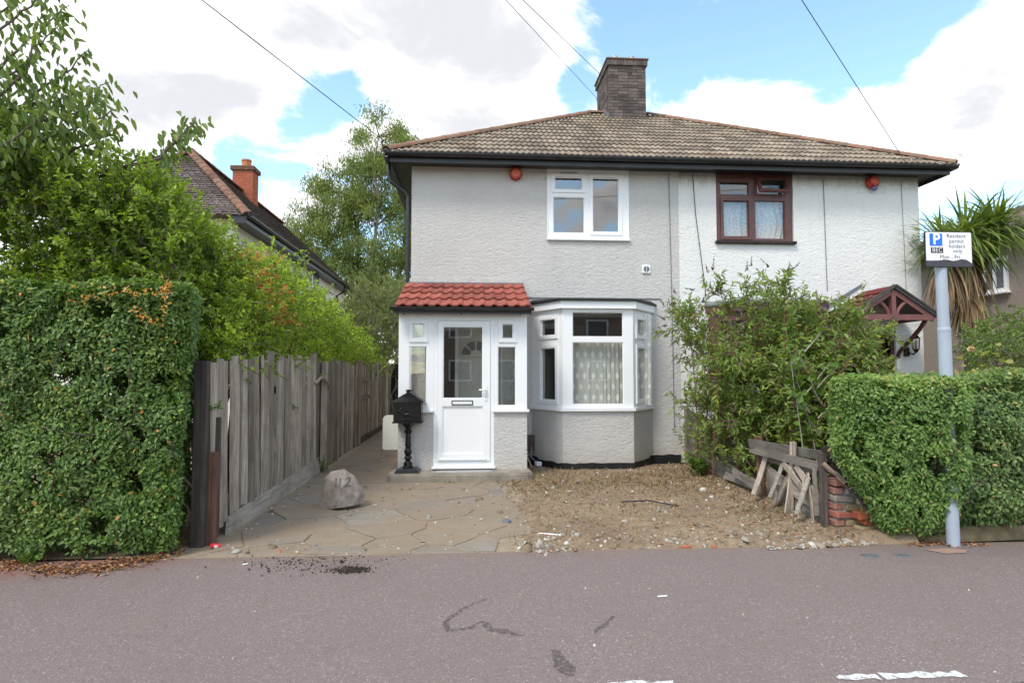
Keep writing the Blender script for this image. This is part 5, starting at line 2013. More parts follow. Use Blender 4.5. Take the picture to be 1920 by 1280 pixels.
# loose bent batten nailed over the joint
MB().tube([(-2.235, 9.05, 1.34), (-2.22, 9.32, 1.42), (-2.22, 9.5, 1.41)], .026, 4).tube([(-2.22, 9.48, 1.41), (-2.2, 9.7, 1.34), (-2.19, 9.9, 1.24)], [.026, .022, .018], 4).build('batten', M['new_wood'], f1)
f2 = empty('wooden_fence', (-2.28, 11, 0), 'middle panel of the grey fence, lower than the nearest one', 'fence', 'fence panels along the drive')
fence_boards(f2, 9.56, 12.7, .137, -2.26, lambda y: 1.68 - .012 * (y - 9.6), lambda y: .03, M['fence_wood'], lean=.012)
MB().box(-2.36, -2.30, 9.6, 12.7, 1.25, 1.33).box(-2.36, -2.30, 9.6, 12.7, .35, .43).build('rail', M['dark_wood'], f2)
MB().cbox(-2.36, -2.26, 12.72, 12.82, 0, 1.75, .008).build('post', M['fence_wood'], f2)
f3 = empty('wooden_fence', (-2.4, 15, 0), 'farthest panel of the fence in the shade at the end of the side passage', 'fence', 'fence panels along the drive')
fence_boards(f3, 12.95, 18.3, .14, -2.34, lambda y: 1.72, lambda y: .05, M['fence_wood'])
MB().box(-2.34 + .03, -2.34 + .09, 12.85, 14.0, 1.32, 1.39).build('rail', M['fence_wood_y'], f3)
MB().box(-2.34 + .03, -2.34 + .09, 12.85, 14.0, .93, 1.0).build('rail', M['fence_wood_y'], f3)
MB().box(-2.34 + .03, -2.34 + .07, 12.95, 18.3, .02, .14).build('gravel_board', M['dark_wood'], f3)
MB().cbox(-2.5, -2.4, 13.9, 14.0, 0, 1.95, .008).build('post', M['fence_wood'], f3)
g1 = empty('side_gate', (-1.7, 18.4, 0), 'dark boarded gate closing the side passage', 'gate')
for i in range(9):
    MB().box(-2.34 + i * .15, -2.197 + i * .15, 18.4, 18.425, .05, 1.75 + rng.normal() * .01).build('board', M['dark_wood'], g1)
# rubbish tucked in the foot of the fence
b = on_z(403, 1027)
rl = MB().cbox(-.042, .042, -.024, .024, .0, .035, .009, Matrix.Translation((b.x, b.y, .002)) @ Matrix.Rotation(.5, 4, 'Z') @ Matrix.Rotation(.2, 4, 'Y')).build('drink_carton', M['red_litter'])
tag(rl, 'crushed red drink carton on the pavement by the fence post', 'litter')
mb = MB().cbox(-.014, .014, -.0255, -.0245, .008, .028, .0003, Matrix.Translation((b.x, b.y, .002)) @ Matrix.Rotation(.5, 4, 'Z') @ Matrix.Rotation(.2, 4, 'Y'))
mb.build('print_patch', M['white_litter'], rl)

# ------------------------------------------------------------------ post box on its pedestal
BX, BY, BZ = -.86, 8.70, .118
pb = empty('pedestal_post_box', (BX, BY, BZ), 'black cast iron post box on an ornate pedestal standing on the door step', 'post box')
bm = bmesh.new()


def frustum(mb, w0, d0, z0, w1, d1, z1):
    mb.add([(BX - w0, BY - d0, z0), (BX + w0, BY - d0, z0), (BX + w0, BY + d0, z0), (BX - w0, BY + d0, z0), (BX - w1, BY - d1, z1), (BX + w1, BY - d1, z1), (BX + w1, BY + d1, z1), (BX - w1, BY + d1, z1)],
           [(0, 3, 2, 1), (4, 5, 6, 7), (0, 1, 5, 4), (1, 2, 6, 5), (2, 3, 7, 6), (3, 0, 4, 7)])


bm.free()
mb = MB()
frustum(mb, .17, .14, BZ, .165, .135, BZ + .025)
frustum(mb, .155, .125, BZ + .026, .115, .095, BZ + .06)
mb.build('base', M['iron'], pb)
MB().lathe([(.075, .06), (.075, .075), (.062, .085), (.058, .13), (.045, .145), (.036, .155), (.036, .17), (.052, .185), (.056, .2), (.046, .215), (.036, .222), (.04, .235), (.052, .26), (.055, .285), (.044, .315), (.036, .325), (.036, .335), (.042, .36), (.036, .48), (.032, .53), (.05, .535), (.052, .55), (.052, .575), (.038, .582), (.038, .595), (.06, .625), (.09, .665), (.105, .685)], (BX, BY, BZ), 18).build('column', M['iron'], pb, smooth=False)
mb = MB()
frustum(mb, .205, .16, BZ + .685, .205, .16, BZ + .702)
frustum(mb, .19, .148, BZ + .703, .19, .148, BZ + .965)
bx = mb.build('letter_box', M['iron'], pb)
MB().holes(BX - .165, BX + .165, BZ + .72, BZ + .95, [(BX - .15, BX + .15, BZ + .735, BZ + .935)], -.157, -.1485, Matrix.Translation((0, BY, 0))).build('door_frame', M['iron'], bx)
# cast relief of a rider on a horse, as rounded raised lumps
mb = MB()
for (ex, ez, rx, rz, an) in ((.0, .80, .055, .026, .25), (.055, .835, .028, .014, .9), (.082, .862, .018, .010, .2), (-.045, .775, .012, .035, .4), (-.02, .765, .010, .035, -.3), (.035, .775, .010, .035, .5), (.06, .79, .009, .03, 1.0), (-.065, .81, .012, .028, .7), (.0, .85, .018, .03, .1), (.0, .893, .013, .014, 0), (-.09, .88, .03, .012, .2), (-.11, .84, .02, .03, 0), (.11, .78, .03, .008, .3), (0, .742, .12, .007, 0)):
    vs, fs = [], []
    for i in range(5):
        for j in range(10):
            ph, th = math.pi / 2 * i / 4, 2 * math.pi * j / 10
            a, b_ = math.cos(th) * math.cos(ph) * rx, math.sin(th) * math.cos(ph) * rz
            vs.append((BX + ex + a * math.cos(an) - b_ * math.sin(an), BY - .1481 - math.sin(ph) * .010, BZ + ez + a * math.sin(an) + b_ * math.cos(an)))
    for i in range(4):
        for j in range(10):
            fs.append((i * 10 + j, i * 10 + (j + 1) % 10, (i + 1) * 10 + (j + 1) % 10, (i + 1) * 10 + j))
    mb.add(vs, fs)
tag(mb.build('cast_relief', M['iron'], bx, smooth=True), kind='stuff')
mb = MB()
frustum(mb, .225, .18, BZ + .966, .225, .18, BZ + .978)
frustum(mb, .222, .177, BZ + .9785, .13, .10, BZ + 1.035)
frustum(mb, .13, .10, BZ + 1.0355, .05, .045, BZ + 1.085)
rf = mb.build('roof', M['iron'], pb)
MB().lathe([(.04, 0), (.04, .012), (.028, .016), (.026, .028), (.038, .034), (.04, .05), (.03, .058)], (BX, BY, BZ + 1.085), 16).build('finial', M['iron'], rf)

# cream meter-box door standing open at the side wall
mbx = MB()
x0, x1, z0, z1, r_ = -1.355, -1.03, .30, .835, .07
pts = []
for cx_, cz_, a0 in ((x1 - .01, z1 - .01, 0), (x0 + r_, z1 - r_, 90), (x0 + r_ * .6, z0 + r_ * .6, 180), (x1 - .01, z0 + .01, 270)):
    rr = {0: .01, 90: r_, 180: r_ * .6, 270: .01}[a0]
    for k in range(6):
        a = R(a0 + 90 * k / 5)
        pts.append((cx_ + rr * math.cos(a), cz_ + rr * math.sin(a)))
Mx = Matrix(((1, 0, 0, 0), (0, 0, 1, 0), (0, 1, 0, 0), (0, 0, 0, 1)))
mbx.prism(pts[::-1], 9.72, 9.75, Mx)
md = tag(mbx.build('meter_box_door', M['cream_box']), 'cream meter box door with rounded corners standing open behind the post box', 'meter box')
MB().lathe([(.022, 0), (.024, .012), (.02, .03), (.008, .036)], (-1.075, 9.735, .836), 12).build('knob', M['white_litter'], md)

# ------------------------------------------------------------------ boulder with house number
outline = [(600, 957), (610, 914), (609, 895), (621, 883), (646, 878), (664, 891), (672, 908), (684, 928), (682, 942), (658, 955), (640, 961)]
bc = on_z(640, 956)
bl_ = empty('boulder', (bc.x, bc.y + .1, 0), 'grey boulder painted with the number 112 on the drive by the fence', 'boulder')
pts = []
for x, y in outline:
    p = on_y(x, y, bc.y + .13)
    pts.append((p.x, bc.y + .13 + rng.normal() * .02, max(-.02, p.z)))
for x, y, o in ((622, 900, .02), (650, 896, .04), (664, 918, .05), (670, 932, .045), (640, 915, -.05), (634, 952, -.09), (660, 948, .0), (628, 888, .06)):
    p = on_y(x, y, bc.y + o)
    pts.append((p.x, bc.y + o, max(-.02, p.z)))
for x, y, o in ((618, 893, .25), (655, 893, .27), (668, 925, .3), (612, 945, .33), (660, 945, .36), (640, 885, .2)):
    p = on_y(x, y, bc.y + .13)
    pts.append((p.x, bc.y + o, max(-.02, p.z)))
bm = bmesh.new()
for p in pts:
    bm.verts.new(p)
bmesh.ops.convex_hull(bm, input=bm.verts[:])
bmesh.ops.triangulate(bm, faces=bm.faces[:])
bmesh.ops.subdivide_edges(bm, edges=bm.edges[:], cuts=3, use_grid_fill=True)
for v in bm.verts:
    q = v.co * 9
    v.co += Vector((mnoise.noise(q), mnoise.noise(q + Vector((9, 0, 0))), mnoise.noise(q + Vector((0, 9, 0))))) * .006
bvh_me = None
from mathutils.bvhtree import BVHTree
tree = BVHTree.FromBMesh(bm)
MB().bm(bm).build('stone', M['stone'], bl_)


def text_mesh(body, size, align='CENTER', extrude=0.0, bold=0.0, space=1.0):
    cu = bpy.data.curves.new('txt', 'FONT')
    cu.body = body
    cu.size = size
    cu.align_x = align
    cu.align_y = 'CENTER'
    cu.extrude = extrude
    cu.offset = bold
    cu.space_character = space
    cu.resolution_u = 3
    ob = bpy.data.objects.new('txt', cu)
    COL.objects.link(ob)
    dg = bpy.context.evaluated_depsgraph_get()
    dg.update()
    me = bpy.data.meshes.new_from_object(ob.evaluated_get(dg))
    bpy.data.objects.remove(ob)
    bpy.data.curves.remove(cu)
    return me


def drop_text(body, px, py, size, rot=0.0):
    """painted digits laid onto the boulder's own surface"""
    me = text_mesh(body, size, bold=.003)
    c0 = on_y(px, py, bc.y)
    bm = bmesh.new()
    bm.from_mesh(me)
    bmesh.ops.triangulate(bm, faces=bm.faces[:])
    bmesh.ops.subdivide_edges(bm, edges=[e for e in bm.edges if e.calc_length() > .02], cuts=2)
    for v in bm.verts:
        x = c0.x + v.co.x * math.cos(rot) - v.co.y * math.sin(rot)
        z = c0.z + v.co.x * math.sin(rot) + v.co.y * math.cos(rot)
        hit = tree.ray_cast(Vector((x, bc.y - 1, z)), Vector((0, 1, 0)))
        y = hit[0].y - .003 if hit[0] else bc.y + .05
        v.co = (x, y, z)
    MB().bm(bm).build('painted_number', M['number_paint'], bl_)


drop_text('1', 630, 906, .135, .05)
drop_text('1', 638, 906, .135, .05)
drop_text('2', 651, 905, .135, -.03)

# ------------------------------------------------------------------ parking sign
sg = empty('parking_sign', (4.19, 5.14, 0), 'resident permit parking sign on a pale grey blue pole at the right', 'sign')
MB().tube([(4.195, 5.14, -.05), (4.18, 5.14, 1.86)], .052, 24).build('pole', M['pole_paint'], sg)
MB().tube([(4.18, 5.14, 1.861), (4.18, 5.14, 1.88), (4.178, 5.14, 1.90), (4.165, 5.14, 2.70)], [.0535, .0535, .046, .045], 24).build('pole', M['pole_paint'], sg)
SX0, SX1, SZ0, SZ1, SY = 3.985, 4.425, 2.425, 2.742, 5.085
Ms = Matrix.Translation((0, SY, 0))


def rrect(x0, x1, z0, z1, r_, k=5):
    pts = []
    for cx_, cz_, a0 in ((x1 - r_, z1 - r_, 0), (x0 + r_, z1 - r_, 90), (x0 + r_, z0 + r_, 180), (x1 - r_, z0 + r_, 270)):
        for j in range(k):
            a = R(a0 + 90 * j / (k - 1))
            pts.append((cx_ + r_ * math.cos(a), cz_ + r_ * math.sin(a)))
    return pts


def plate(pts, y0, y1, name, mat, parent):
    return MB().prism(pts[::-1], y0, y1, Mx).build(name, mat, parent)


sp_ = plate(rrect(SX0, SX1, SZ0, SZ1, .018), SY, SY + .012, 'sign_plate', M['sign_black'], sg)
wh = rrect(SX0 + .009, SX1 - .009, SZ0 + .009, SZ1 - .009, .012)
lo = [(SX0 + .009, SZ0 + .056), (SX0 + .06, SZ0 + .056), (SX0 + .13, SZ0 + .058), (SX0 + .17, SZ0 + .066), (SX0 + .21, SZ0 + .064), (SX0 + .255, SZ0 + .055), (SX0 + .29, SZ0 + .06), (SX0 + .335, SZ0 + .072), (SX0 + .38, SZ0 + .066), (SX0 + .41, SZ0 + .05), (SX1 - .009, SZ0 + .035)]
whp = [p for p in wh if p[1] > SZ0 + .15][:10]
plate(lo + [p for p in wh if p[1] > SZ0 + .15], SY - .003, SY - .0005, 'sign_face', M['sign_white'], sp_)
plate([(SX0 + .005, SZ0 + .005), (SX1 - .003, SZ0 + .005), (SX1 - .003, SZ0 + .034)] + [(a, b_ - .002) for a, b_ in lo[::-1]], SY - .002, SY - .0004, 'bare_backing', M['sign_dark'], sp_)


def sign_text(body, cx_, cz_, size, mat, name='lettering', bold=.0012, space=1.05, dy=.0045):
    me = text_mesh(body, size, bold=bold, space=space)
    bm = bmesh.new()
    bm.from_mesh(me)
    for v in bm.verts:
        v.co = (cx_ + v.co.x, SY - dy, cz_ + v.co.y)
    MB().bm(bm).build(name, mat, sp_)


wS, hS = (SX1 - SX0) / 92.0, (SZ1 - SZ0) / 68.0     # metres per photo pixel on the plate
sx = lambda px: SX0 + (px - 1724) * wS
sz = lambda py: SZ1 - (py - 437) * hS
plate(rrect(sx(1733), sx(1757.5), sz(465), sz(441.5), .006), SY - .005, SY - .0032, 'parking_square', M['sign_blue'], sp_)
sign_text('P', sx(1745.8), sz(453), .135, M['sign_white'], 'lettering', .004, dy=.0065)
plate(rrect(sx(1735), sx(1758.5), sz(478.5), sz(468), .003), SY - .005, SY - .0032, 'zone_panel', M['sign_black'], sp_)
sign_text('BEC', sx(1746.8), sz(473.3), .052, M['sign_white'], 'lettering', 0.0, 1.05, .0065)
for body, px, py in (('Resident', 1784.5, 446), ('permit', 1785, 456), ('holders', 1785.5, 465.5), ('only', 1786.5, 474.5)):
    sign_text(body, sx(px), sz(py), .047, M['sign_black'], bold=0.0, space=1.08)
sign_text('Mon - Fri', sx(1771.5), sz(486), .047, M['sign_black'], bold=0.0, space=1.05)
MB().box(4.13, 4.21, SY + .0125, 5.12, 2.50, 2.53).box(4.13, 4.21, SY + .0125, 5.12, 2.63, 2.66).build('bracket', M['steel'], sg)

# ------------------------------------------------------------------ sirens, lantern
def siren(cx_, cz_, label, lens):
    o = empty('alarm_siren', (cx_, WY - .05, cz_), label, 'alarm', 'red alarm sirens under the eaves')
    ax = Vector((0, -1, 0)) if not lens else Vector((.25, -1, .25)).normalized()
    c0 = Vector((cx_, WY - .002, cz_))
    MB().tube([c0, c0 + ax * .10], [.105, .098], 14 if lens else 8).build('body', M['red_plastic'], o)
    MB().tube([c0 + ax * .1005, c0 + ax * .12], [.082, .07], 14 if lens else 8).build('face', M['pale_red'], o)
    for k in range(18):
        a = 2 * math.pi * k / 18
        p = c0 + Vector((math.cos(a) * .104, 0, math.sin(a) * .104))
        MB().tube([p + ax * .01, p + ax * .095], .005, 4).build('rib', M['red_plastic'], o)
    if lens:
        MB().lathe([(.05, 0), (.052, -.03), (.04, -.055), (.02, -.065)], (cx_ + .02, WY - .09, cz_ - .085), 14).build('lens', M['blue_lens'], o)
    return o


siren(.75, 4.82, 'faded red alarm siren on the grey wall under the eaves', False)
siren(6.98, 4.80, 'red alarm siren with blue lens on the white wall under the eaves', True)
LXc, LYc, LZc = 7.60, 9.98, 1.96
ln_ = empty('wall_lantern', (LXc, LYc, 1.8), 'black coach lantern on the white wall beside the canopy', 'lantern')
MB().lathe([(.075, .12), (.06, .135), (.03, .18), (.012, .19), (.012, .205), (.02, .215), (.008, .235)], (LXc, LYc, LZc), 6).build('lantern_roof', M['iron'], ln_)
MB().lathe([(.05, -.06), (.062, .118)], (LXc, LYc, LZc), 6).build('lantern_glass', glass_mat('lantern glass', 1.5, (.85, .8, .88)), ln_)
for k in range(6):
    a = 2 * math.pi * k / 6
    MB().tube([(LXc + .052 * math.cos(a), LYc + .052 * math.sin(a), LZc - .06), (LXc + .065 * math.cos(a), LYc + .065 * math.sin(a), LZc + .12)], .005, 5).build('lantern_bar', M['iron'], ln_)
MB().lathe([(.02, -.12), (.03, -.1), (.045, -.075), (.055, -.0605)], (LXc, LYc, LZc), 10).build('lantern_base', M['iron'], ln_)
MB().tube([(LXc, LYc, LZc - .11), (LXc, LYc + .05, LZc - .15), (LXc - .03, WY - .01, LZc - .12)], .012, 7).build('arm', M['iron'], ln_)
MB().lathe([(.045, -.1), (.05, 0), (.045, .05)], (LXc - .06, WY - .02, LZc - .08), 10).build('back_plate', M['iron'], ln_)

# ------------------------------------------------------------------ broken fence and pier on the right
bf = empty('broken_fence', (3.45, 6.4, 0), 'collapsed grey board fence below the buddleia beside the brick pier', 'fence')


def plank(a, b, wid, th, mat, parent, name='board', twist=0.0):
    a, b = Vector(a), Vector(b)
    t = (b - a).normalized()
    s_ = t.cross(Vector((1, 0, 0))).normalized()
    n_ = s_.cross(t)
    q = Matrix.Rotation(twist, 3, t)
    s_, n_ = q @ s_, q @ n_
    vs = []
    k = 5
    for i in range(k + 1):
        p = a.lerp(b, i / k) + n_ * rng.normal() * .004
        ww = wid * (1 + rng.normal() * .03)
        vs += [p - s_ * ww / 2 - n_ * th / 2, p + s_ * ww / 2 - n_ * th / 2, p + s_ * ww / 2 + n_ * th / 2, p - s_ * ww / 2 + n_ * th / 2]
    fs = [(3, 2, 1, 0), tuple(4 * k + j for j in range(4))]
    for i in range(k):
        for j in range(4):
            fs.append((i * 4 + j, i * 4 + (j + 1) % 4, (i + 1) * 4 + (j + 1) % 4, (i + 1) * 4 + j))
    return MB().add(vs, fs).build(name, mat, parent)


def pix_plank(p, q, Ya, Yb, wid, mat=M['fence_wood_y'], th=.022, name='board', tw=0.0, par=None):
    return plank(on_y(*p, Ya), on_y(*q, Yb), wid, th, mat, par or bf, name, tw)


# posts
pix_plank((1421, 818), (1431, 938), 7.02, 7.05, .07, M['rust_wood'], .06, 'post')
pix_plank((1487, 828), (1481, 968), 6.30, 6.30, .055, M['fence_wood'], .045, 'post')
pix_plank((1540, 848), (1547, 1002), 5.62, 5.62, .055, M['dark_wood'], .05, 'post')
# top boards, still nailed on
pix_plank((1404, 830), (1592, 862), 7.10, 5.66, .095, th=.016, tw=.15)
pix_plank((1406, 841), (1545, 876), 7.12, 5.72, .085, th=.016, tw=-.12)
pix_plank((1420, 853), (1543, 889), 7.10, 5.74, .075, th=.016, tw=.25)
# fallen boards
pix_plank((1432, 862), (1456, 938), 6.95, 6.55, .09, M['fence_wood'])
pix_plank((1437, 880), (1540, 955), 6.9, 5.75, .12)
pix_plank((1440, 900), (1545, 985), 6.9, 5.78, .13)
pix_plank((1452, 945), (1497, 862), 6.5, 6.35, .06, M['fence_wood'])
pix_plank((1470, 868), (1530, 948), 6.4, 5.85, .06, M['fence_wood'])
pix_plank((1493, 872), (1545, 955), 6.2, 5.75, .075, M['fence_wood'])
pix_plank((1497, 928), (1548, 965), 6.2, 5.7, .045, M['rust_wood'])
pix_plank((1497, 958), (1546, 984), 6.25, 5.72, .09)
pix_plank((1500, 975), (1550, 983), 6.15, 5.72, .09, M['rust_wood'])
pix_plank((1545, 838), (1598, 912), 5.60, 5.48, .095, M['dark_wood'], .03)
pix_plank((1543, 868), (1585, 905), 5.58, 5.48, .03, M['new_wood'], .03)
pix_plank((1598, 915), (1638, 968), 5.47, 5.40, .03, M['dark_wood'], .03)
pix_plank((1340, 875), (1372, 910), 8.6, 7.9, .10)
pix_plank((1352, 870), (1425, 915), 8.6, 7.2, .13)
pix_plank((1365, 888), (1428, 928), 8.3, 7.1, .12)
for _ in range(9):
    xa = rng.uniform(1428, 1530)
    Ya = 7.0 - (xa - 1428) / 112 * 1.35
    ya_ = 838 + (xa - 1428) * .32 + rng.uniform(0, 40)
    dx = rng.normal() * 26
    pix_plank((xa, ya_), (xa + dx, ya_ + rng.uniform(55, 95)), Ya, Ya - .1, rng.uniform(.035, .07), M['fence_wood'] if rng.random() < .7 else M['fence_wood_y'], .014, tw=rng.normal() * .4)
for k in range(5):
    pix_plank((1310 + 16 * k, 862 + 6 * k + rng.normal() * 4), (1372 + 14 * k, 886 + 9 * k + rng.normal() * 5), 9.0 - .35 * k, 8.3 - .35 * k, .085, th=.014, tw=rng.normal() * .3)
# rear panel still standing by the wall
bf2 = empty('lap_fence_panel', (3.62, 9.4, 0), 'leaning lap fence panel against the corner of the bay house wall', 'fence')
MB().cbox(3.57, 3.64, 10.02, 10.09, 0, .92, .006).build('post', M['fence_wood'], bf2)
MB().cbox(3.55, 3.59, 9.55, 9.6, 0, .80, .004).build('batten', M['fence_wood'], bf2)
for k in range(8):
    plank((3.60 + .012 * (k % 2), 10.03, .82 - k * .098), (3.64 + .012 * (k % 2), 8.4, .66 - k * .085), .115, .014, M['fence_wood_y'], bf2, twist=.12)

pr_ = empty('brick_pier', (3.62, 5.55, 0), 'crumbling stub of a brick gate pier at the edge of the pavement', 'pier')
MB().box(3.40, 3.60, 5.56, 5.74, -.03, .40).build('mortar_core', M['mortar'], pr_)
zz = 0.0
for r_i in range(7):
    w_ = .36 - .04 * r_i
    x = 3.375
    while x < 3.375 + w_ - .03:
        L = .215 if (r_i + int(x * 10)) % 2 else .105
        L = min(L, 3.375 + w_ - x)
        if L > .05:
            Mt = Matrix.Translation((x + L / 2, 5.62 + rng.normal() * .005, zz + .033)) @ Matrix.Rotation(rng.normal() * .05, 4, 'Y') @ Matrix.Rotation(rng.normal() * .07, 4, 'Z')
            MB().cbox(-L / 2 + .006, L / 2 - .006, -.10 + abs(rng.normal()) * .014, .10, -.030, .030, .010, Mt).build('brick', M['pier_brick'] if rng.random() < .62 else M['stone'] if rng.random() < .6 else M['edging'], pr_)
        x += L
    zz += .073
tag(MB().cbox(-.11, .11, -.055, .055, -.035, .035, .008, Matrix.Translation((3.70, 5.50, .115)) @ Matrix.Rotation(R(17), 4, 'Y') @ Matrix.Rotation(.1, 4, 'Z')).build('fallen_brick', M['orange_brick']), 'orange brick fallen at a slant against the foot of the pier', 'brick')
tag(MB().cbox(-.055, .055, -.055, .055, -.035, .035, .006, Matrix.Translation((3.585, 5.47, .20)) @ Matrix.Rotation(R(-6), 4, 'Y')).build('fallen_brick', M['orange_brick']), 'bright orange broken brick half lodged on the pier face', 'brick')
tag(MB().cbox(-.09, .09, -.06, .06, -.04, .04, .01, Matrix.Translation((3.62, 5.46, .06)) @ Matrix.Rotation(.2, 4, 'Z')).build('rubble_stone', M['edging']), 'mossy lump of concrete under the slanting orange brick', 'stone')
# low edging under the right hedges
mb = MB()
n = 60
vs, fs = [], []
for i in range(n + 1):
    x = 3.60 + (7.2 - 3.60) * i / n
    y = 5.36 + .03 * mnoise.noise(Vector((x * 2, 0, 0))) + max(0, x - 4.6) * .05
    h_ = (.105 + .018 * mnoise.noise(Vector((x * 5, 3, 0)))) * min(1, .35 + (x - 3.6) * 2.2)
    vs += [(x, y - .01, -.03), (x, y, h_ - .012), (x, y + .015, h_), (x, y + .22, h_ + .012), (x, y + .3, -.03)]
for i in range(n):
    for j in range(4):
        a = i * 5 + j
        fs.append((a, a + 5, a + 6, a + 1))
ed = tag(mb.add(vs, fs).build('garden_edging', M['edging']), 'low mossy concrete edging below the right hedges', 'edging')

# ------------------------------------------------------------------ neighbours
nb = empty('neighbour_house', (-7.2, 20, 0), 'cream house with a steep dark tiled roof behind the left hedges', 'house')
NX0, NX1, NY0, NY1, NZ = -9.44, -4.90, 13.7, 26.2, 4.95
NA, NH = 2.27, 7.12
MB().box(NX0 + .35, NX1 - .35, NY0 + .35, NY1 - .35, 0, NZ).build('wall', M['cream_render'], nb)
ap0, ap1 = Vector((NX1 - NA, NY0 + NA, NH)), Vector((NX1 - NA, NY1 - NA, NH))
cs_ = [(NX0, NY0, NZ), (NX1, NY0, NZ), (NX1, NY1, NZ), (NX0, NY1, NZ), tuple(ap0), tuple(ap1)]
nr = MB().add(cs_, [(0, 1, 4), (1, 2, 5, 4), (2, 3, 5), (3, 0, 4, 5), (3, 2, 1, 0)]).build('roof', M['old_tile'], nb)
# courses of plain tiles on the two slopes in view; small tiles joined course by course


def course_slope(a, b, apex_a, apex_b, rows, wid, parent, mat, name='tile_course'):
    a, b, apex_a, apex_b = map(Vector, (a, b, apex_a, apex_b))
    n_ = (b - a).cross(apex_a - a).normalized()
    if n_.z < 0:
        n_ = -n_
    for r in range(rows):
        l0, r0 = a.lerp(apex_a, r / rows), b.lerp(apex_b, r / rows)
        l1, r1 = a.lerp(apex_a, min(1, (r + 1.25) / rows)), b.lerp(apex_b, min(1, (r + 1.25) / rows))
        k = max(1, int((r0 - l0).length / wid))
        mb = MB()
        for i in range(k):
            t0, t1 = i / k + .004, (i + 1) / k - .004
            o = n_ * (.030 + rng.normal() * .004)
            p = [l0.lerp(r0, t0) + o, l0.lerp(r0, t1) + o, l1.lerp(r1, t1) + n_ * .004, l1.lerp(r1, t0) + n_ * .004, l0.lerp(r0, t0) + o - n_ * .016, l0.lerp(r0, t1) + o - n_ * .016]
            mb.add(p, [(0, 1, 2, 3), (4, 5, 1, 0)])
        tag(mb.build(name, mat, parent), kind='stuff')


course_slope((NX0, NY0, NZ), (NX1, NY0, NZ), ap0, ap0, 30, .17, nr, M['old_tile'])
course_slope((NX1, NY0, NZ), (NX1, NY1, NZ), ap0, ap1, 30, .20, nr, M['old_tile'])
ridge_run((NX1 + .02, NY0 - .02, NZ + .03), ap0 + Vector((0, 0, .04)), 16, M['old_hip'], nr, .12)
ridge_run((NX0, NY0, NZ + .03), ap0 + Vector((0, 0, .04)), 16, M['old_hip'], nr, .12)
ridge_run(ap0 + Vector((0, 0, .05)), ap1 + Vector((0, 0, .05)), 20, M['old_hip'], nr, .12, name='ridge_tile')
MB().box(NX1 - .35, NX1 - .03, NY0 + .03, NY1 - .03, NZ - .16, NZ - .01).build('fascia', M['black_plastic'], nb)
mb = MB()
extrude_profile(mb, gutter_profile(.06), (NX1 + .03, NY0, NZ), (NX1 + .03, NY1, NZ), (1, 0, 0), (0, 0, 1))
mb.build('gutter', M['black_plastic'], nb)
MB().tube([(NX1 + .02, NY1 - 1.9, NZ - .06), (NX1 - .05, NY1 - 1.9, NZ - .3), (NX1 - .3, NY1 - 1.9, NZ - .45), (NX1 - .3, NY1 - 1.9, .1)], .04, 8).build('downpipe', M['black_plastic'], nb)
q = on_x(591, 523, NX1 - .35)
Mw, _ = face_matrix((NX1 - .35, q.y - .55), (NX1 - .35, q.y + .55))
nw = MB().holes(0, 1.1, q.z - .35, q.z + .33, [(.12, .98, q.z - .25, q.z + .23)], -.04, .02, Mw).build('window', M['upvc'], nb)
MB().add([Mw @ Vector(p) for p in ((.12, -.02, q.z - .25), (.98, -.02, q.z - .25), (.98, -.02, q.z + .23), (.12, -.02, q.z + .23))], [(0, 1, 2, 3)]).build('pane', M['cover'], nw)
# orange brick chimney
cc = (ap0.x + .08, 19.6)
ch2 = MB().box(cc[0] - .30, cc[0] + .30, cc[1] - .24, cc[1] + .24, 6.6, 7.86).build('chimney', M['mortar'], nb)
zz = 6.72
r_i = 0
while zz < 7.76:
    for face in range(4):
        hx, hy = .312, .252
        a, b = (-hx, hx) if face % 2 == 0 else (-hy + .1, hy - .1)
        p = a
        k = 0
        while p < b - .02:
            e = min(b, p + (.11 if (k == 0 and r_i % 2) else .215))
            if b - e < .05:
                e = b
            if face == 0:
                ar = (cc[0] + p + .004, cc[0] + e - .004, cc[1] - hy, cc[1] - hy + .1)
            elif face == 2:
                ar = (cc[0] + p + .004, cc[0] + e - .004, cc[1] + hy - .1, cc[1] + hy)
            elif face == 1:
                ar = (cc[0] + hx - .1, cc[0] + hx, cc[1] + p + .004, cc[1] + e - .004)
            else:
                ar = (cc[0] - hx, cc[0] - hx + .1, cc[1] + p + .004, cc[1] + e - .004)
            MB().box(*ar, zz, zz + .066).build('brick', M['orange_brick'], ch2)
            p = e
            k += 1
    zz += .075
    r_i += 1
MB().cbox(cc[0] - .37, cc[0] + .37, cc[1] - .31, cc[1] + .31, 7.78, 7.93, .02).build('chimney_cap', M['old_hip'], ch2)
MB().lathe([(.15, 0), (.135, .2), (.15, .21), (.15, .26), (.12, .265)], (cc[0] + .02, cc[1], 7.93), 16).build('chimney_pot', M['terracotta'], ch2)

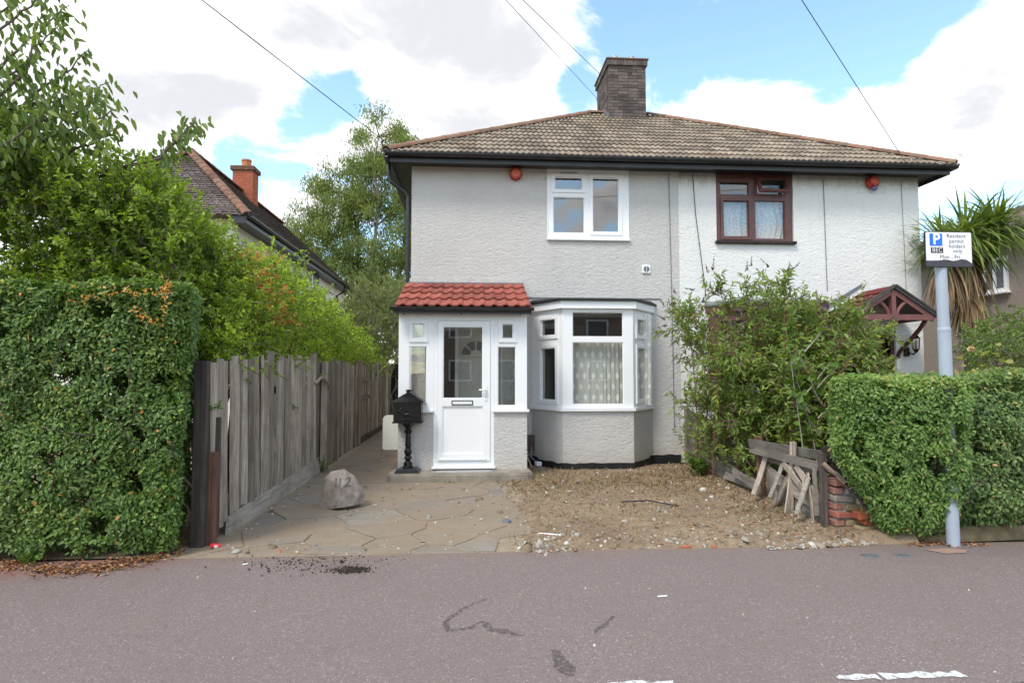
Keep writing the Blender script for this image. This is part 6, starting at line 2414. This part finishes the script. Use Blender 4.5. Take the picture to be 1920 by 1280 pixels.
rb = empty('neighbour_house', (14, 14, 0), 'brown pebbledashed house behind the palm at the right edge', 'house')
MB().box(10.9, 19, 9.6, 18, 0, 4.28).build('wall', M['pebble'], rb)
cs_ = [(10.55, 9.25, 4.3), (19.3, 9.25, 4.3), (19.3, 18.3, 4.3), (10.55, 18.3, 4.3), (14.9, 13.7, 6.1), (15.0, 13.7, 6.1)]
rr_ = MB().add(cs_, [(0, 1, 5, 4), (1, 2, 5), (2, 3, 4, 5), (3, 0, 4), (3, 2, 1, 0)]).build('roof', M['old_tile'], rb)
course_slope((10.55, 9.25, 4.3), (10.55, 18.3, 4.3), cs_[4], cs_[4], 16, .3, rr_, M['roof_tile'])
MB().box(10.58, 10.9, 9.3, 18.2, 4.14, 4.28).build('fascia', M['black_plastic'], rb)
mb = MB()
extrude_profile(mb, gutter_profile(.06), (10.52, 9.2, 4.27), (10.52, 18.3, 4.27), (1, 0, 0), (0, 0, 1))
mb.build('gutter', M['black_plastic'], rb)
q = on_x(1893, 515, 10.9)
Mw, _ = face_matrix((10.9, q.y + .62), (10.9, q.y + .02))
nw = MB().holes(0, .6, q.z - .32, q.z + .4, [(.07, .27, q.z - .25, q.z + .33), (.33, .53, q.z - .25, q.z + .33)], -.05, .0, Mw).build('window', M['upvc'], rb)
for a, b in ((.07, .27), (.33, .53)):
    MB().add([Mw @ Vector(p) for p in ((a, -.02, q.z - .25), (b, -.02, q.z - .25), (b, -.02, q.z + .33), (a, -.02, q.z + .33))], [(0, 1, 2, 3)]).build('pane', M['cover'], nw)
MB().cbox(-.05, .65, -.12, .0, q.z - .37, q.z - .325, .008, Mw).build('sill', M['upvc'], nw)

# house across the road: only its reflection shows in the panes
oh = empty('opposite_house', (3.5, -17, 0), 'house across the road, seen only as a reflection in the bay glass', 'house')
MB().box(-2.5, 9.0, -24, -16.5, 0, 4.9).build('wall', M['pebble'], oh)
cs_ = [(-2.9, -24.4, 4.9), (9.4, -24.4, 4.9), (9.4, -16.1, 4.9), (-2.9, -16.1, 4.9), (1.2, -20.2, 7.3), (5.3, -20.2, 7.3)]
MB().add(cs_, [(0, 1, 5, 4), (1, 2, 5), (2, 3, 4, 5), (3, 0, 4), (3, 2, 1, 0)]).build('roof', M['old_tile'], oh)
for x in (-1.2, 1.2, 4.4, 6.8):
    for z in (1.0, 3.4):
        w_ = MB().box(x, x + 1.3, -16.5, -16.44, z, z + 1.2).build('window', M['upvc'], oh)
        MB().box(x + .1, x + 1.2, -16.439, -16.43, z + .1, z + 1.1).build('pane', M['cover'], w_)

# ------------------------------------------------------------------ overhead wires
def wire(a, px, Y2, label, ext=-6.0, r=.006, sag=.12):
    a = Vector(a)
    b = on_y(*px, Y2)
    d = b - a
    e = a + d * ((ext - a.y) / d.y)
    pts = [a.lerp(e, k / 24) - Vector((0, 0, sag * 4 * (k / 24) * (1 - k / 24))) for k in range(25)]
    tag(MB().tube(pts, r, 5).build('overhead_wire', M['wire']), label, 'cable', 'overhead telephone wires')


wire((EX0 - .06, EY0 - .01, 5.2), (378, 0), 6.6, 'overhead wire from the left eaves corner up to the left', sag=.0)
wire((CX0 - .06, CY0 + .95, 8.05), (948, 0), 9.9, 'fainter overhead wire ending low on the chimney side', r=.005, sag=0)
wire((CX0 - .04, CY0 + .1, 8.1), (980, 0), 9.6, 'darker overhead wire ending high on the chimney', sag=0)
wire((7.35, EY0 - .06, 5.0), (1503, 0), 6.4, 'overhead wire dropping to the right half of the eaves', r=.005, sag=.0)

# ------------------------------------------------------------------ loose stuff on the ground
def scatter_chips(name, pts, size, mat, label, cat, flat=.45, zoff=0.0, origin=None):
    n = len(pts)
    V, F, T = [], [], []
    base = np.array([[-1, -1, 0], [1, -1, 0], [1, 1, 0], [-1, 1, 0], [-.7, -.6, 1], [.6, -.7, 1], [.7, .6, 1], [-.6, .7, 1]])
    fc = np.array([[4, 5, 6, 7], [0, 1, 5, 4], [1, 2, 6, 5], [2, 3, 7, 6], [3, 0, 4, 7]])
    s = size * np.exp(rng.normal(size=n) * .55)
    a = rng.uniform(0, 6.28, n)
    tl = rng.normal(size=(n, 2)) * .25
    ax = rng.uniform(.5, 1.4, (n, 1, 1))
    B = base[None] * s[:, None, None] * np.array([.5, .5, flat])[None, None]
    B[:, :, 0:1] *= ax
    B += rng.normal(size=B.shape) * s[:, None, None] * .08
    B[:, :, 2] += B[:, :, 0] * tl[:, :1] + B[:, :, 1] * tl[:, 1:]
    c, s_ = np.cos(a)[:, None], np.sin(a)[:, None]
    X = B[:, :, 0] * c - B[:, :, 1] * s_
    Y = B[:, :, 0] * s_ + B[:, :, 1] * c
    V = np.stack([X + pts[:, :1], Y + pts[:, 1:2], B[:, :, 2] + pts[:, 2:3] + zoff], 2).reshape(-1, 3)
    F = (np.arange(n)[:, None, None] * 8 + fc[None]).reshape(-1, 4)
    o = link(name, fast_mesh(name, V, F, np.repeat(rng.random(n), 8)), None, mat)
    return tag(o, label, cat, kind='stuff')


def earth_points(n, dens):
    out = []
    while len(out) < n:
        x, y = rng.uniform(.35, 3.45), rng.uniform(5.24, 9.8)
        if rng.random() < dens(x, y):
            out.append((x, y, earth_z(x, y)))
    return np.array(out)


near = lambda x, y: .18 + .8 * math.exp(-((y - 5.4) / .35) ** 2) + .35 * math.exp(-((x - 3.2) / .5) ** 2)
scatter_chips('rubble', earth_points(1500, near), .013, M['rubble'], 'plaster chips, brick bits and gravel strewn over the bare earth', 'rubble')
scatter_chips('rubble', earth_points(26, near), .026, M['rubble'], 'larger pale rubble lumps lying on the bare earth', 'rubble')
p0, p1 = on_z(1440, 1030), on_z(1640, 1020)
pp = np.array([(p0.x + (p1.x - p0.x) * u + rng.normal() * .01, p0.y + (p1.y - p0.y) * u + abs(rng.normal()) * .045 - .02, .005) for u in rng.random(420)])
o = scatter_chips('rubble', pp, .018, M['rubble'], 'ridge of crushed pale mortar along the pavement edge before the pier', 'rubble')
pb0 = np.array([tuple(on_z(rng.normal(1015, 26), rng.normal(1026, 6))) for _ in range(160)])
scatter_chips('rubble', pb0, .02, M['rubble'], 'little heap of brick rubble at the pavement edge beside the paving', 'rubble')
cr = []
for _ in range(1700):
    if rng.random() < .62:
        x, y = rng.normal(658, 17), rng.normal(1069, 3.2)
    else:
        x, y = rng.normal(600, 70), rng.normal(1055, 12)
        if y < 1042:
            continue
    cr.append(tuple(on_z(x, y)))
scatter_chips('spilt_soil', np.array(cr), .0042, M['crumbs'], 'dark spilt soil on the pavement before the paving', 'soil', .7, .002)
gr = np.array([tuple(on_z(rng.uniform(0, 1920), rng.uniform(1045, 1280))) for _ in range(500)])
scatter_chips('grit', gr, .0035, M['rubble'], 'fine grit scattered over the pavement', 'grit', .6, .001)
dl = []
while len(dl) < 500:
    x, y = rng.uniform(-2.2, .9), rng.uniform(5.2, 8.4)
    if rng.random() < .15 + .6 * math.exp(-((y - 5.3) / .2) ** 2) * (1 if x < -.7 else .25) + .4 * math.exp(-((x + 2.1) / .12) ** 2):
        dl.append((x, y, .006))
scatter_chips('grit', np.array(dl), .012, M['rubble'], 'grit and crumbs lying on the crazy paving', 'grit')


def scatter_leaves(name, pts, size, mat, label, cat, stand=.25):
    n = len(pts)
    no = nrm(np.array([0, 0, 1.0]) + rng.normal(size=(n, 3)) * stand)
    V, F = leaf_arrays(pts, np.cross(no, rand_dirs(n)), no, size * rng.uniform(.5, 1.3, n), size * .45 * rng.uniform(.6, 1.2, n), .3, .25)
    o = link(name, fast_mesh(name, V, F, np.repeat(rng.random(n), 6)), None, mat)
    return tag(o, label, cat, kind='stuff')


ll = []
while len(ll) < 800:
    x = rng.uniform(0, 345)
    edge = 1068 - 38 * max(0, (x - 150) / 195) ** 1.3 - (8 if x < 60 else 0)
    q = on_z(x, edge + rng.normal() * 6 + 2)
    ll.append((q.x, q.y, .006 + rng.random() * .02))
scatter_leaves('leaf_litter', np.array(ll), .038, M['litter'], 'orange brown dead leaves along the foot of the left hedge', 'leaves')
ll = np.concatenate([earth_points(1900, lambda x, y: .12 + .75 * math.exp(-((y - 8.6) / .8) ** 2) * (.4 + .6 * (x > 2.3)) + .5 * math.exp(-((x - 3.3) / .35) ** 2)),
                     np.array([tuple(on_z(rng.uniform(1700, 1850), rng.normal(1021, 2.5))) for _ in range(120)])])
ll[:, 2] += .008
scatter_leaves('leaf_litter', ll, .035, M['litter'], 'dry leaves and scraps over the earth garden', 'leaves')
gp = earth_points(3600, lambda x, y: .10 + .8 * math.exp(-((y - 8.3) / .7) ** 2) * (.3 + .7 * (mnoise.noise(Vector((x * 2.2, y * 2.2, 1))) > -.1)) + 1.0 * math.exp(-((x - 3.15) / .22) ** 2 - ((y - 6.35) / .45) ** 2))
n = len(gp)
dv = rng.normal(size=(n, 3)) * .8 + np.array([0, 0, .75])
V, F = leaf_arrays(gp, dv, rand_dirs(n), rng.uniform(.025, .075, n), rng.uniform(.003, .006, n), .0, .4)
tag(link('dry_grass', fast_mesh('dry_grass', V, F, np.repeat(rng.random(n), 6)), None, M['straw']), 'patchy straw coloured dry grass on the bare earth', 'grass', kind='stuff')

# single odds and ends
a, b = on_z(1010, 1003), on_z(1052, 1009)
tag(MB().tube([(a.x, a.y, .02), (b.x, b.y, .03)], [.005, .009], 6).build('plastic_stick', M['white_litter']), 'thin white plastic stick lying beside the paving', 'litter')
a, b = on_z(1165, 945), on_z(1272, 953)
tag(MB().tube([(a.x, a.y, .03), (a.x + .3, a.y - .03, .045), (b.x, b.y, .03)], .008, 6).build('pipe_length', M['wire']), 'dark thin pipe lying across the earth garden', 'pipe')
for x, lab in ((1288, 'long'), (1340, 'short')):
    q = on_z(x, 1027)
    hl = .042 if lab == 'long' else .02
    tag(MB().cbox(-hl, hl, -.018, .018, -.02, .012, .006, Matrix.Translation((q.x, q.y + .02, .004)) @ Matrix.Rotation(.08, 4, 'Z')).build('brick_fragment', M['orange_brick']), '%s orange brick fragment sunk in the earth at the pavement edge' % lab, 'brick')
q = on_z(460, 1058)
tag(MB().cbox(-.02, .02, -.01, .01, 0, .006, .002, Matrix.Translation((q.x, q.y, .002)) @ Matrix.Rotation(.7, 4, 'Z')).build('paper_scrap', M['white_litter']), 'white paper scrap on the pavement near the fence post', 'litter')
q = on_z(1242, 1118)
tag(MB().cbox(-.035, .035, -.008, .008, 0, .005, .002, Matrix.Translation((q.x, q.y, .002)) @ Matrix.Rotation(.15, 4, 'Z')).build('paper_scrap', M['white_litter']), 'white paper scrap in the middle of the pavement', 'litter')
q = on_z(1008, 864)
tag(MB().cbox(-.05, .05, -.04, .04, 0, .07, .012, Matrix.Translation((1.08, 9.75, .02)) @ Matrix.Rotation(.4, 4, 'Z')).build('plastic_tub', M['white_litter']), 'white plastic tub at the corner between porch and bay', 'tub')
tag(MB().cbox(-.012, .012, -.05, .05, 0, .30, .004, Matrix.Translation((.97, 9.72, .02)) @ Matrix.Rotation(R(-24), 4, 'Y')).build('wood_offcut', M['new_wood']), 'wooden offcut leaning at the corner of the porch', 'offcut')


# weeds
def weed(x, y, z, hgt, n, label, leaf=.06):
    s = empty('weed', (x, y, z), label, 'weed')
    d = [nrm(np.array([[rng.normal() * .4, rng.normal() * .4, 1]]))[0] for _ in range(n)]
    shoot_shrub(s, [(x + rng.normal() * .03, y + rng.normal() * .03, z) for _ in range(n)], d, [hgt * rng.uniform(.6, 1.1) for _ in range(n)], M['weed'], leaf, .5, 60, M['weed'], .003, .5, .15)


q = on_z(48, 1062)
weed(q.x, q.y + .03, 0, .10, 6, 'lime green weed at the foot of the left hedge')
q = on_z(325, 1020)
weed(q.x, q.y, 0, .14, 4, 'small weed where the left hedge meets the fence post')
weed(-2.2, 9.5, 0, .4, 4, 'thin weed growing up the joint between two fence panels', .05)
weed(-.30, 8.45, 0, .06, 5, 'tiny weed in the joint before the door step', .03)
weed(3.25, 8.6, .03, .35, 10, 'leafy weed spilling onto the earth below the broken fence', .08)
for px, py, Yl, lab in ((403, 770, 6.4, 'lime leaf sprig poking through the nearest fence panel'), (553, 768, 8.6, 'lime leaf sprig poking through the fence near its far post')):
    q = on_x(px, py, -2.24)
    weed(q.x, q.y, q.z, .08, 4, lab, .05)
